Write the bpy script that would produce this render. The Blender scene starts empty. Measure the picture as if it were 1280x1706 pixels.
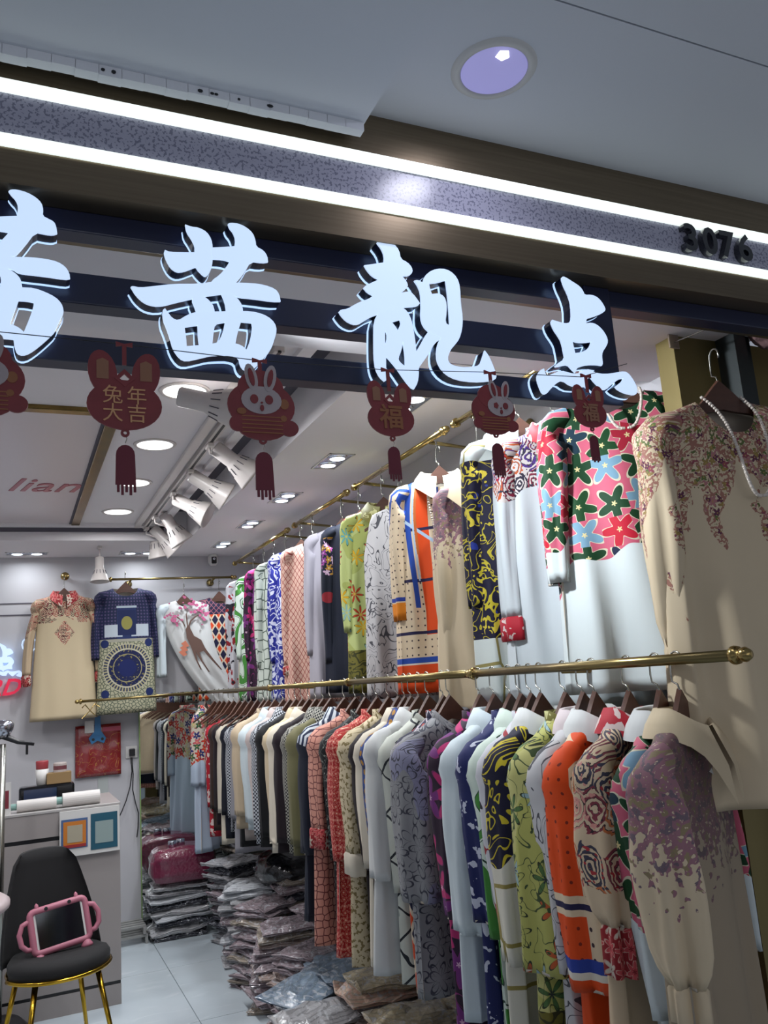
import bpy, bmesh, math, random
from math import sin, cos, pi, radians, sqrt, atan2
from mathutils import Vector, Matrix, geometry, noise as mnoise
SC = bpy.context.scene
COL = SC.collection
random.seed(7)
# ---------------------------------------------------------------- camera
FOC, PX, PY, CAMH = 1390.0, 640.0, 853.0, 1.55
_d1 = Vector((18-PX, -(1176-PY), -FOC)).normalized()
_up = Vector((1, 0.0737, 0)).cross(_d1).normalized()
if _up.y < 0: _up = -_up
_rt = _d1.cross(_up)
ROT = Matrix((_rt, _d1, _up))                 # rows: world axes in camera coordinates
CAM = Vector((0, 0, CAMH))
cd = bpy.data.cameras.new('camera'); cam = bpy.data.objects.new('camera', cd); COL.objects.link(cam)
cam.matrix_world = Matrix.Translation(CAM) @ ROT.to_4x4()
cd.sensor_fit = 'HORIZONTAL'; cd.sensor_width = 36; cd.lens = FOC*36/1280
cd.clip_start = 0.05
SC.camera = cam
def at(px, py, X=None, Y=None, Z=None):
    """world point seen at a pixel of the photograph on the plane X=, Y= or Z= """
    r = ROT @ Vector((px-PX, -(py-PY), -FOC))
    if X is not None: k = X/r.x
    elif Y is not None: k = Y/r.y
    else: k = (Z-CAMH)/r.z
    return CAM + r*k
# ---------------------------------------------------------------- world, view, lights
w = bpy.data.worlds.new('world'); SC.world = w; w.use_nodes = True
w.node_tree.nodes['Background'].inputs[0].default_value = (0.62, 0.66, 0.78, 1)
w.node_tree.nodes['Background'].inputs[1].default_value = 0.42
SC.view_settings.view_transform = 'Standard'; SC.view_settings.look = 'None'
SC.view_settings.gamma = 1; SC.view_settings.use_curve_mapping = False
SC.view_settings.exposure = 0.0
def lamp(name, loc, power, size, color=(1, 1, 1), rot=(0, 0, 0), shape='DISK', sy=None, spread=170):
    l = bpy.data.lights.new(name, 'AREA'); l.energy = power; l.size = size; l.color = color; l.shape = shape
    if sy: l.size_y = sy
    l.spread = radians(spread)
    o = bpy.data.objects.new(name, l); o.location = loc; o.rotation_euler = rot; COL.objects.link(o); return o
COOL = (0.86, 0.91, 1.0); NEUT = (1.0, 0.97, 0.93)
# mall concourse: two ceiling panels behind the photographer
lamp('mall_lamp', (-1.2, -1.6, 2.46), 42, 0.9, COOL, shape='RECTANGLE', sy=0.9)
lamp('mall_lamp', (2.2, -1.9, 2.46), 9, 0.9, COOL, shape='RECTANGLE', sy=0.9)
CEIL, DROP = 2.66, 2.56                      # ceiling heights: middle field, lowered edge
ROUND = [(0.58, 3.0), (0.58, 3.72), (0.58, 4.44), (0.58, 5.18), (0.58, 5.88), (-0.06, 5.95), (-0.9, 3.4), (-0.9, 4.9)]
SQUARE = [(1.36, 2.16), (1.36, 2.70), (1.36, 3.53), (1.36, 4.29), (1.36, 5.04), (1.36, 5.78)]
for x, y in ROUND: lamp('round_downlight_lamp', (x, y, CEIL-0.012), 8.5, 0.13, (0.97, 0.98, 1.0))
for x, y in SQUARE: lamp('twin_downlight_lamp', (x, y, DROP-0.012), 4.8, 0.10, (0.88, 0.94, 1.0), spread=150)
lamp('upper_row_fill', (0.50, 1.70, 2.36), 9.0, 0.10, (0.88, 0.94, 1.0), rot=(0, radians(-66), 0), spread=95)  # unseen lamp added to brighten the near upper garments
lamp('mall_downlight_lamp', (0.70, 0.98, 2.49), 0.7, 0.10, (0.85, 0.85, 1.0))
lamp('mall_side_fill', (0.3, -3.6, 1.7), 16, 3.6, (0.95, 0.96, 1.0), rot=(radians(90), 0, 0), shape='RECTANGLE', sy=1.6)  # unseen area light added to light the header from the front
# ---------------------------------------------------------------- node expressions
T = None
def _n(kind, **kw):
    n = T.nodes.new(kind)
    for k, v in kw.items(): setattr(n, k, v)
    return n
def _set(sock, v):
    if isinstance(v, S): T.links.new(v.s, sock)
    elif isinstance(v, bpy.types.NodeSocket): T.links.new(v, sock)
    elif isinstance(v, (tuple, list)) and len(v) == 3 and sock.type == 'RGBA': sock.default_value = (*v, 1)
    else: sock.default_value = v
def mth(op, a, b=0.0, c=None):
    n = _n('ShaderNodeMath', operation=op); _set(n.inputs[0], a); _set(n.inputs[1], b)
    if c is not None: _set(n.inputs[2], c)
    return S(n.outputs[0])
class S:
    def __init__(s, sock): s.s = sock
    def __add__(s, o): return mth('ADD', s, o)
    __radd__ = __add__
    def __sub__(s, o): return mth('SUBTRACT', s, o)
    def __rsub__(s, o): return mth('SUBTRACT', o, s)
    def __mul__(s, o): return mth('MULTIPLY', s, o)
    __rmul__ = __mul__
    def __truediv__(s, o): return mth('DIVIDE', s, o)
    def __lt__(s, o): return mth('LESS_THAN', s, o)
    def __gt__(s, o): return mth('GREATER_THAN', s, o)
def nsin(a): return mth('SINE', a)
def ncos(a): return mth('COSINE', a)
def nabs(a): return mth('ABSOLUTE', a)
def fract(a): return mth('FRACT', a)
def nmin(a, b): return mth('MINIMUM', a, b)
def nmax(a, b): return mth('MAXIMUM', a, b)
def nsqrt(a): return mth('SQRT', a)
def vec(x, y, z=0.0):
    n = _n('ShaderNodeCombineXYZ'); _set(n.inputs[0], x); _set(n.inputs[1], y); _set(n.inputs[2], z); return S(n.outputs[0])
def sep(v):
    n = _n('ShaderNodeSeparateXYZ'); _set(n.inputs[0], v); return [S(o) for o in n.outputs]
def mix(a, b, f):
    n = _n('ShaderNodeMix', data_type='RGBA'); _set(n.inputs[0], f); _set(n.inputs[6], a); _set(n.inputs[7], b); return S(n.outputs[2])
def nz(v, scale=5.0, detail=2.0, dist=0.0):
    n = _n('ShaderNodeTexNoise'); _set(n.inputs['Vector'], v); n.inputs['Scale'].default_value = scale
    n.inputs['Detail'].default_value = detail; n.inputs['Distortion'].default_value = dist; return S(n.outputs[0])
def vor(v, scale=5.0, rnd=1.0, feature='F1'):
    n = _n('ShaderNodeTexVoronoi', voronoi_dimensions='2D', feature=feature); _set(n.inputs['Vector'], v)
    n.inputs['Scale'].default_value = scale; n.inputs['Randomness'].default_value = rnd; return n
def pick(f, cols):
    n = _n('ShaderNodeValToRGB'); n.color_ramp.interpolation = 'CONSTANT'; _set(n.inputs[0], f)
    e = n.color_ramp.elements
    while len(e) < len(cols): e.new(0.5)
    for i, c in enumerate(cols): e[i].position = i/len(cols)
    for i, c in enumerate(cols): e[i].color = (*c, 1)
    return S(n.outputs[0])
MATS = {}
def srgb(h):
    h = h.lstrip('#'); v = [int(h[i:i+2], 16)/255 for i in (0, 2, 4)]
    return tuple(c/12.92 if c <= .04045 else ((c+.055)/1.055)**2.4 for c in v)
def material(name, fn=None, color=(.5, .5, .5), rough=.6, metal=0.0, emit=None, strength=0.0, sheen=0.0, bump=None, alpha=1.0, coat=0.0, coords='UV', spec=0.5, trans=0.0):
    """fn(u, v) -> colour, written as node expressions"""
    global T
    if name in MATS: return MATS[name]
    m = bpy.data.materials.new(name); m.use_nodes = True; T = m.node_tree
    b = T.nodes['Principled BSDF']
    if fn:
        tc = _n('ShaderNodeTexCoord'); x, y, z = sep(S(tc.outputs[coords]))
        _set(b.inputs['Base Color'], fn(x, y, z) if coords != 'UV' else fn(x, y))
    else: b.inputs['Base Color'].default_value = (*color, 1)
    b.inputs['Roughness'].default_value = rough; b.inputs['Metallic'].default_value = metal
    b.inputs['Sheen Weight'].default_value = sheen; b.inputs['Coat Weight'].default_value = coat
    b.inputs['Specular IOR Level'].default_value = spec; b.inputs['Transmission Weight'].default_value = trans
    if emit: b.inputs['Emission Color'].default_value = (*emit, 1); b.inputs['Emission Strength'].default_value = strength
    if bump:
        tc = _n('ShaderNodeTexCoord'); n = _n('ShaderNodeTexNoise'); T.links.new(tc.outputs['Object'], n.inputs['Vector'])
        n.inputs['Scale'].default_value = bump[0]; n.inputs['Detail'].default_value = 3
        bp = _n('ShaderNodeBump'); bp.inputs['Strength'].default_value = bump[1]; bp.inputs['Distance'].default_value = 0.01
        T.links.new(n.outputs[0], bp.inputs['Height']); T.links.new(bp.outputs[0], b.inputs['Normal'])
    if alpha < 1: b.inputs['Alpha'].default_value = alpha
    MATS[name] = m; return m
# ---------------------------------------------------------------- object helpers
def link_mesh(name, bm, mat=None, parent=None, loc=None, rot=None, smooth=False):
    me = bpy.data.meshes.new(name); bm.normal_update(); bm.to_mesh(me); bm.free()
    o = bpy.data.objects.new(name, me); COL.objects.link(o)
    if mat: me.materials.append(mat)
    if smooth: me.polygons.foreach_set('use_smooth', [True]*len(me.polygons))
    if parent: o.parent = parent
    if loc is not None: o.location = loc
    if rot is not None: o.rotation_euler = rot
    return o
def tag(o, label=None, cat=None, group=None, kind=None):
    if label: o['label'] = label
    if cat: o['category'] = cat
    if group: o['group'] = group
    if kind: o['kind'] = kind
    return o
def thing(name, label, cat, loc=(0, 0, 0), rot=0.0, group=None):
    o = bpy.data.objects.new(name, None); COL.objects.link(o); o.location = loc
    o.rotation_euler = rot if isinstance(rot, tuple) else (0, 0, rot); o.empty_display_size = .05
    return tag(o, label, cat, group)
def box(bm, x0, x1, y0, y1, z0, z1, bev=0.0, M=None):
    r = bmesh.ops.create_cube(bm, size=1)
    vs = r['verts']
    for v in vs:
        v.co = Vector(((x0+x1)/2+v.co.x*(x1-x0), (y0+y1)/2+v.co.y*(y1-y0), (z0+z1)/2+v.co.z*(z1-z0)))
    if bev > 0:
        es = list({e for v in vs for e in v.link_edges})
        rr = bmesh.ops.bevel(bm, geom=es, offset=bev, segments=2, affect='EDGES', profile=.5)
        vs = list({v for f in rr['faces'] for v in f.verts})
    if M:
        for v in vs: v.co = M @ v.co
    return bm
def tube(bm, pts, rad, seg=8, closed=False, caps=True):
    """swept tube through pts; rad number or list"""
    pts = [Vector(p) for p in pts]; n = len(pts); rings = []
    for i, p in enumerate(pts):
        a = pts[(i-1) % n] if (i > 0 or closed) else p; b = pts[(i+1) % n] if (i < n-1 or closed) else p
        t = (b-a).normalized(); ref = Vector((0, 0, 1)) if abs(t.z) < .9 else Vector((0, 1, 0))
        if i and rings: ref = prev
        s = t.cross(ref).normalized(); q = s.cross(t).normalized(); prev = q
        r = rad[i] if isinstance(rad, (list, tuple)) else rad
        rings.append([bm.verts.new(p+(s*cos(2*pi*k/seg)+q*sin(2*pi*k/seg))*r) for k in range(seg)])
    m = n if closed else n-1
    for i in range(m):
        A, B = rings[i], rings[(i+1) % n]
        for k in range(seg): bm.faces.new((A[k], A[(k+1) % seg], B[(k+1) % seg], B[k]))
    if caps and not closed:
        bm.faces.new(rings[0][::-1]); bm.faces.new(rings[-1])
    return bm
def lathe(bm, prof, seg=24, M=None):
    rings = []
    for r, z in prof:
        rings.append([bm.verts.new(Vector((r*cos(2*pi*k/seg), r*sin(2*pi*k/seg), z))) for k in range(seg)] if r > 1e-6 else [bm.verts.new(Vector((0, 0, z)))])
    for A, B in zip(rings, rings[1:]):
        for k in range(seg):
            j = (k+1) % seg
            if len(A) == 1 and len(B) > 1: bm.faces.new((A[0], B[j], B[k]))
            elif len(B) == 1 and len(A) > 1: bm.faces.new((A[k], A[j], B[0]))
            elif len(A) > 1: bm.faces.new((A[k], A[j], B[j], B[k]))
    if M:
        for R_ in rings:
            for v in R_: v.co = M @ v.co
    return bm
def catmull(P, sub=4):
    out = []; n = len(P)
    for i in range(n):
        p0, p1, p2, p3 = P[i-1], P[i], P[(i+1) % n], P[(i+2) % n]
        for k in range(sub):
            t = k/sub
            out.append(tuple(0.5*((2*p1[j])+(-p0[j]+p2[j])*t+(2*p0[j]-5*p1[j]+4*p2[j]-p3[j])*t*t+(-p0[j]+3*p1[j]-3*p2[j]+p3[j])*t**3) for j in (0, 1)))
    return out
def plate(bm, loops, put, d0, d1, faces=('front', 'back', 'side')):
    """extruded flat shape: loops (first outer, others holes) of 2-D points; put(x, y, depth) -> Vector"""
    L3 = [[Vector((p[0], p[1], 0)) for p in l] for l in loops]
    flat = [p for l in loops for p in l]
    tris = geometry.tessellate_polygon(L3)
    F = [bm.verts.new(put(p[0], p[1], d0)) for p in flat]
    B = [bm.verts.new(put(p[0], p[1], d1)) for p in flat]
    for t in tris:
        if len(set(t)) < 3: continue
        try:
            if 'front' in faces: bm.faces.new([F[i] for i in t])
            if 'back' in faces: bm.faces.new([B[i] for i in t][::-1])
        except ValueError: pass
    if 'side' in faces:
        o = 0
        for l in loops:
            n = len(l)
            for i in range(n):
                j = (i+1) % n
                bm.faces.new((F[o+i], F[o+j], B[o+j], B[o+i]))
            o += n
    return bm
def text_mesh(body, size=.1, extrude=.003, shear=0.0, bold=0.0, align='CENTER'):
    c = bpy.data.curves.new('text', 'FONT'); c.body = body; c.size = size; c.extrude = extrude; c.shear = shear; c.offset = bold
    c.align_x = align; c.align_y = 'CENTER'; c.resolution_u = 3
    o = bpy.data.objects.new('text', c); COL.objects.link(o)
    dg = bpy.context.evaluated_depsgraph_get(); dg.update()
    me = bpy.data.meshes.new_from_object(o.evaluated_get(dg)); bpy.data.objects.remove(o)
    return me
def text_obj(name, body, mat, parent, loc, rot, **kw):
    me = text_mesh(body, **kw); me.materials.clear(); me.materials.append(mat)
    o = bpy.data.objects.new(name, me); COL.objects.link(o); o.location = loc; o.rotation_euler = rot
    if parent: o.parent = parent
    return o
# ---------------------------------------------------------------- plain materials
def wallfn(c, amt=.04):
    def f(x, y, z):
        n = nz(vec(x, y, z), 1.6, 4)
        return mix(tuple(k*(1-amt) for k in c), tuple(min(1, k*(1+amt)) for k in c), n)
    return f
M_wall = material('wall_paint', wallfn(srgb('#c0bfc3')), rough=.7, coords='Object')
M_wallgrey = material('grey_panel_paint', wallfn(srgb('#b4bab8')), rough=.5, coords='Object')
M_ceil = material('ceiling_paint', wallfn(srgb('#e0dcde')), rough=.75, coords='Object')
M_mall = material('mall_ceiling_paint', wallfn(srgb('#d9dce2'), .05), rough=.6, coords='Object')
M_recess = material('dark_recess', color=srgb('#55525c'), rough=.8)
M_tray = material('tray_panel', wallfn(srgb('#cfc6c8')), rough=.35, coords='Object')
def floorfn(x, y, z):
    n = nz(vec(x, y, 0.0), 1.3, 6, 1.2); v = nz(vec(x*1.0, y*2.2, 3.0), 2.2, 8, 2.5)
    c = mix(srgb('#b3bec6'), srgb('#cdd6db'), n)
    c = mix(c, srgb('#8e9ba6'), nmin(nmax((nz(vec(x, y, 7.0), 1.1, 3)-.5)*2.2, 0.0), .55)); return mix(c, srgb('#dde3e6'), nmin(nmax((v-0.60)*3.0, 0.0), .35))
M_floor = material('marble_tile', floorfn, rough=.22, coords='Object')
M_joint = material('tile_joint', color=srgb('#7d878c'), rough=.8)
def brushed(x, y, z):
    n = nz(vec(x*1.2, y*1.2, z*60.0), 3.0, 3)
    return mix(srgb('#6b5e4c'), srgb('#8a7c68'), n)
M_brushed = material('brushed_bronze', brushed, rough=.34, metal=.85, coords='Object')
def bronzepanel(x, y, z): return mix(srgb('#7d6f45'), srgb('#8c7e52'), nz(vec(x*9.0, y*9.0, z*.7), 2.0, 2))
M_bronze = material('gold_bronze_panel', bronzepanel, rough=.4, metal=.6, coords='Object')
M_gold = material('polished_brass', color=srgb('#a8915c'), rough=.22, metal=1.0)
M_golddark = material('aged_brass', color=srgb('#8a7a52'), rough=.3, metal=1.0)
M_goldtrim = material('gold_trim', lambda x, y, z: mix(srgb('#5d4c2c'), srgb('#a3874e'), nz(vec(x, y, z), 14.0, 3)), rough=.25, metal=.9, coords='Object')
def speck(x, y, z):
    n = nz(vec(x, y, z), 190.0, 2)
    return mix(srgb('#a3a3b6'), srgb('#77788c'), n > 0.56)
M_speck = material('speckled_stone_panel', speck, rough=.25, coords='Object')
M_navy = material('navy_metal', color=srgb('#141b38'), rough=.35, spec=.6)
M_post = material('dark_green_post', color=srgb('#262d2e'), rough=.4)
M_face = material('sign_face', color=srgb('#9fb0c8'), rough=.4, emit=(.60, .76, 1.0), strength=.86)
M_halo = material('sign_halo', color=srgb('#d0e4ff'), rough=.4, emit=(.45, .66, 1.0), strength=1.1)
M_strip = material('led_strip', color=(.9, .9, .9), emit=(.90, 1.0, .93), strength=.95)
M_led = material('led_disc', color=(.9, .9, .9), emit=(1, .99, .97), strength=2.2)
M_ledcool = material('led_lens', color=(.9, .9, .9), emit=(.82, .93, 1.0), strength=3.0)
M_reflector = material('chrome_reflector', color=srgb('#b6b9c4'), rough=.18, metal=1.0)
M_violet = material('violet_reflector', color=srgb('#b0abe0'), rough=.4, emit=(.36, .34, .72), strength=.42)
M_white = material('white_plastic', color=srgb('#d4d2cf'), rough=.4)
M_whitesat = material('white_enamel', color=srgb('#cfc8c4'), rough=.35)
M_black = material('black_plastic', color=srgb('#15161a'), rough=.35)
M_blackgloss = material('black_gloss', color=srgb('#0d0f14'), rough=.08)
M_wood = material('walnut_hanger', lambda x, y, z: mix(srgb('#452a20'), srgb('#5e3b2c'), nz(vec(x*2, y*20.0, z*20.0), 4.0, 2)), rough=.5, coords='Object')
M_steel = material('steel_wire', color=srgb('#a5a49c'), rough=.25, metal=1.0)
M_mirror = material('mirror_glass', color=(.80, .84, .82), rough=.015, metal=1.0)
M_green = material('glass_edge', color=srgb('#7f9a63'), rough=.2)
M_pearl = material('pearl', color=srgb('#cfc4b8'), rough=.2, coat=.6)
# ---------------------------------------------------------------- the setting
def struct(name, bm, mat, **kw):
    o = link_mesh(name, bm, mat, **kw); o['kind'] = 'structure'; return o
XL, XR, YB, YF = -1.7, 1.76, 6.30, 1.15
TOP = 3.1
def B(x0, x1, y0, y1, z0, z1, bev=0.0): return box(bmesh.new(), x0, x1, y0, y1, z0, z1, bev)
struct('wall_back', B(XL, XR+.1, YB, YB+.1, 0, TOP), M_wall)
struct('wall_right', B(XR, XR+.1, 1.62, YB, 0, TOP), M_wall)
struct('wall_left', B(XL-.1, XL, YF, YB, 0, TOP), M_wall)
# floor: slab with recessed joints, tiles proud of it
fl = struct('floor', B(-5, 5, -5, 7, -.1, -.004), M_joint)
fx = at(350, 1700, Z=0).x
TS = 0.9
k = 0
for i in range(-3, 4):
    for j in range(-2, 8):
        x0 = fx-.045+i*TS; y0 = 4.45+(j-4)*TS
        o = link_mesh('floor_tile', B(x0+.002, x0+TS-.002, y0+.002, y0+TS-.002, -.012, 0, .0008), M_floor, parent=fl); k += 1
# mall ceiling: higher field with seam, lowered panel at left
mc = struct('ceiling_mall', B(.525, 4.5, -4.5, .83, 2.50, 2.56), M_mall)
struct('ceiling_mall', B(.525, 4.5, .833, YF, 2.50, 2.56), M_mall)
struct('trim_ceiling_seam', B(.525, 4.5, .829, .834, 2.504, 2.55), M_recess)
bm = bmesh.new()      # lowered panel with a slightly ragged lower lip
box(bm, -4.5, .523, -4.5, 1.118, 2.452, 2.56)
struct('ceiling_lowered_panel', bm, M_mall)
bm = bmesh.new(); N = 60
for i in range(N):
    x0 = -1.4+i*(1.92/N); x1 = x0+1.92/N+.0005; dz = .003*mnoise.noise(Vector((x0*14, 0, 0)))
    box(bm, x0, x1, 1.112, 1.130, 2.437+dz, 2.56)
struct('trim_panel_lip', bm, M_mall)
bm = bmesh.new()
for s, (x, z) in enumerate([(at(172, 149, Y=1.11).x, 0), (at(190, 151, Y=1.11).x, 0), (at(335, 180, Y=1.11).x, 0), (at(355, 185, Y=1.11).x, 0), (at(362, 187, Y=1.11).x, 0), (at(400, 195, Y=1.11).x, 0), (at(452, 204, Y=1.11).x, 0)]):
    rr = random.uniform(.0018, .0035)
    lathe(bm, [(0, -.0012), (rr, -.0012), (rr*1.1, 0), (0, 0)], 7, Matrix.Translation((x, 1.1106, 2.4438)) @ Matrix.Rotation(pi/2, 4, 'X') @ Matrix.Diagonal((random.uniform(1, 2.2), 1, 1, 1)))
struct('trim_paint_chips', bm, M_black)
# facade header: bands of bronze, speckled panel, two light strips
HX0, HX1 = -2.2, 4.5
def band(name, z0, z1, mat, y0=YF, y1=YF+.06): return struct(name, B(HX0, HX1, y0, y1, z0, z1), mat)
band('trim_header_upper', 2.424, 2.56, M_brushed)
band('trim_header_stone', 2.337, 2.405, M_speck, YF+.003)
band('trim_header_lower', 2.262, 2.317, M_brushed)
struct('trim_header_soffit', B(HX0, HX1, YF+.055, YF+.11, 2.262, 2.275), M_brushed)
tag(link_mesh('light_strip', B(HX0, HX1, YF-.004, YF+.05, 2.405, 2.424, .001), M_strip), 'upper of the two long white light strips across the shop header', 'light strip', 'header light strips')
tag(link_mesh('light_strip', B(HX0, HX1, YF-.004, YF+.05, 2.317, 2.337, .001), M_strip), 'lower of the two long white light strips, right above the lit characters', 'light strip', 'header light strips')
# header box interior, bulkhead soffits
struct('trim_header_back', B(HX0, HX1, YF+.11, YF+.15, 2.262, TOP), M_brushed)
struct('trim_bulkhead_front', B(HX0, XR, YF+.15, YF+.45, 2.345, TOP), M_ceil)
struct('trim_bulkhead_back', B(HX0, XR, YF+.45, 1.86, 2.372, TOP), M_ceil)
# inner ceiling
SX0, SX1 = .92, 1.075
struct('ceiling', B(XL, SX0, 1.86, 5.62, CEIL, TOP), M_ceil)
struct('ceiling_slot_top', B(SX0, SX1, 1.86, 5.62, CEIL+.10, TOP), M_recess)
struct('trim_slot_edge', B(SX0-.05, SX0, 2.1, 5.62, CEIL-.02, CEIL+.0), M_ceil)
struct('ceiling_drop_right', B(SX1, XR, 1.86, 5.62, DROP, TOP), M_ceil)
struct('ceiling_drop_back', B(XL, XR, 5.62, YB, DROP, TOP), M_ceil)
struct('trim_drop_step', B(XL, SX0, 5.60, 5.62, CEIL-.045, CEIL-.02), M_recess)
struct('trim_drop_moulding', B(XL, SX0, 5.54, 5.62, CEIL-.02, CEIL), M_ceil)
# gold framed ceiling field
gx1, gy0, gy1 = .385, 3.26, 5.80
bm = bmesh.new(); box(bm, -1.2, gx1-.05, gy0+.05, gy1-.05, CEIL-.004, CEIL+.01)
struct('ceiling_tray_panel', bm, M_tray)
for n_, b_ in (('trim_gold_right', (gx1-.05, gx1, gy0, gy1)), ('trim_gold_front', (-1.2, gx1-.05, gy0, gy0+.05)), ('trim_gold_back', (-1.2, gx1-.05, gy1-.05, gy1)), ('trim_gold_left', (-1.25, -1.2, gy0, gy1))):
    struct(n_, B(*b_, CEIL-.018, CEIL+.01, .003), M_goldtrim)
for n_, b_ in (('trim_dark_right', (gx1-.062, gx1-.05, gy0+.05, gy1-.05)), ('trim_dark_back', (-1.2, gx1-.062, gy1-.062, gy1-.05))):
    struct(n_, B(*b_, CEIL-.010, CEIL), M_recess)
M_script = material('rose_script', color=srgb('#a85a66'), rough=.4)
t = thing('ceiling_script', 'rose coloured cursive lettering ending in lian on the gold framed ceiling panel', 'lettering', (at(60, 808, Z=CEIL).x-.06, at(60, 808, Z=CEIL).y, CEIL-.006))
text_obj('letters', 'qian lian', M_script, t, (0, 0, 0), (pi, 0, 0), size=.26, extrude=.002, shear=.35)
tl = t.children[0]; tl.location.x = -.16; tl.scale = (1, 1.5, 1)
# right front column: bronze panel, dark post
struct('trim_column_panel', B(1.515, 1.66, 1.50, 1.56, 0, 2.345), M_bronze)
struct('trim_column_post', B(1.66, 1.70, 1.44, 1.53, 0, 2.345), M_post)
struct('trim_column_rib', B(1.712, 1.73, 1.455, 1.50, 0, 2.345), M_post)
struct('trim_column_side', B(1.70, 3.2, 1.50, 1.62, 0, 2.345), M_bronze)
# navy mounting bars and post behind the sign; top strip paints the header's shade
for n_, z0, z1, y in (('rail_or_shade_strip', 2.228, 2.262, 1.195), ('rail_or_shade_strip', 2.112, 2.16, 1.19), ('rail_or_shade_strip', 2.022, 2.062, 1.19)):
    o = link_mesh(n_, B(HX0, 1.52 if z0 > 2.15 else 1.0, y, y+.035, z0, z1, .002), M_navy)
    tag(o, {2.228: 'dark navy strip standing in for the shade under the bronze header', 2.112: 'dark navy steel rail crossing behind the middle of the lit characters', 2.022: 'dark navy steel rail behind the feet of the lit characters and the rabbit ornaments'}[z0], 'rail', 'navy sign rails')
tag(link_mesh('navy_post', B(.995, 1.055, 1.188, 1.235, 2.022, 2.262, .002), M_navy), 'short wide navy post behind the rightmost lit character', 'post')
# ---------------------------------------------------------------- back wall details
for n_, z in (('trim_wall_groove_upper', 2.235), ('trim_wall_groove_lower', 2.155)):
    struct(n_, B(XL, .28, YB-.004, YB+.002, z, z+.008), M_recess)
struct('trim_wall_inset', B(at(163, 1310, Y=YB).x, at(180, 1310, Y=YB).x, YB-.006, YB+.001, .0, 1.16), M_wallgrey)
mx0 = at(236, 1400, Y=6.26).x
t = thing('wall_mirror', 'frameless full height mirror leaning on the back wall reflecting the clothes rail', 'mirror', (1.2, 6.26, 0))
link_mesh('glass', B(mx0-1.2, .45, 0, .012, .03, 1.56), M_mirror, t)
link_mesh('glass_rim', B(mx0-1.2-.008, mx0-1.2, -.002, .014, .03, 1.56), M_green, t)
# ---------------------------------------------------------------- fabric patterns
def flowers(u, v, s, bg, cols, petals=5, R=.48, depth=.28, line=(1, 1, 1), core=(1, .9, .6), lw=1.18, rnd=.55, corer=.22, squash=1.0):
    n = vor(vec(u*s, v*s*squash), 1.0, rnd); p = sep(S(n.outputs['Position'])); c = sep(S(n.outputs['Color']))
    dx = u*s-p[0]; dy = v*s*squash-p[1]; r = nsqrt(dx*dx+dy*dy); a = mth('ARCTAN2', dy, dx)
    lob = ncos(a*float(petals)+c[1]*6.0)
    rr = r/((lob*depth+(1-depth))*R)
    out = mix(bg, line, rr < lw)
    out = mix(out, pick(c[0], cols), rr < 1.0)
    return mix(out, core, rr < corer)
def lattice(u, v, s, bg, fg, w=.06, ang=1.0, warp=0.0):
    if warp: n = nz(vec(u, v), 9.0, 2); u = u+n*warp; v = v+n*warp
    a = nabs(fract((u*ang+v)*s)-.5); b = nabs(fract((u*ang-v)*s)-.5)
    return mix(bg, fg, nmin(a, b) < w)
def veins(u, v, s, bg, fg, w=.05, rnd=1.0):
    n = vor(vec(u*s, v*s), 1.0, rnd, 'DISTANCE_TO_EDGE'); return mix(bg, fg, S(n.outputs['Distance']) < w)
def swirl(u, v, s, bg, fg, k=5.0, w=.3, off=0.0, dist=0.8):
    n = nz(vec(u*s+off, v*s, off), 1.0, 1.0, dist); return mix(bg, fg, fract(n*k) < w)
def blot(u, v, s, a, b, th=.5, off=0.0, detail=2.0): return mix(a, b, nz(vec(u+off, v+off), s, detail) > th)
def dots(u, v, s, bg, fg, r=.2):
    a = fract(u*s)-.5; b = fract(v*s)-.5; return mix(bg, fg, (a*a+b*b) < r*r)
def check(u, v, s, a, b):
    n = (fract(u*s) > .5)+(fract(v*s) > .5); return mix(a, b, nabs(n-1.0) < .5)
def stripes(t, s, a, b, w=.5): return mix(a, b, fract(t*s) < w)
def band(t, lo, hi): return (t > lo)*(t < hi)
def yoke(u, v, top, rest, at_, amp=.06, s=11.0, fade=0.0):
    n = nz(vec(u, v*.3, 1.7), s, 1.0)
    if fade:
        k = nmin(nmax(((v+at_)+(n-.5)*amp*2)/fade, 0.0), 1.0)
        g = nz(vec(u, v, 5.0), 60.0, 1.0); return mix(rest, top, k > g)
    return mix(rest, top, (v+at_+(n-.5)*amp*2) > 0.0)
H = srgb
cream, ivory, offw = H('#cdbb9d'), H('#d3c8b4'), H('#cfcdc6')
def paisley(u, v, s, bg=H('#cfc5b8'), cols=None):
    cols = cols or [H('#a33236'), H('#3b3a4a'), H('#b96a3e'), H('#7b3440'), H('#c98a80')]
    s = s*1.25; n = vor(vec(u*s, v*s*.75), 1.0, .85); c = sep(S(n.outputs['Color'])); d = S(n.outputs['Distance'])+nz(vec(u, v), 30.0, 2.0, 1.0)*.45
    k = pick(c[0], cols); out = mix(bg, k, fract(d*5.2) < .50); out = mix(out, H('#33262a'), fract(d*5.2) < .12)
    out = mix(out, pick(c[1], cols), nz(vec(u, v, 3.0), 70.0, 1.0) > .62)
    return mix(out, bg, d > .86)
def starfield(u, v):
    g = flowers(u, v, 12.5, H('#c05a70'), [H('#9c1f33'), H('#16303f'), H('#14401f'), H('#6f93a8'), H('#123a1f'), H('#b4182f'), H('#101d3a')], 5, .62, .30, H('#c9c2a8'), H('#cfc08c'), 1.14, .45, .16)
    return mix(g, g, .5)
def f_star(at_, sk=0.0): return lambda u, v: yoke(u, v-u*sk, starfield(u, v), H('#ccd4d4'), at_, .10, 9.0)
def f_purpleshaded(u, v):  # blossom print darkened: shade on the blouse body put into its colour
    return mix(f_purple(u, v), H('#4e4038'), .55)
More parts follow.
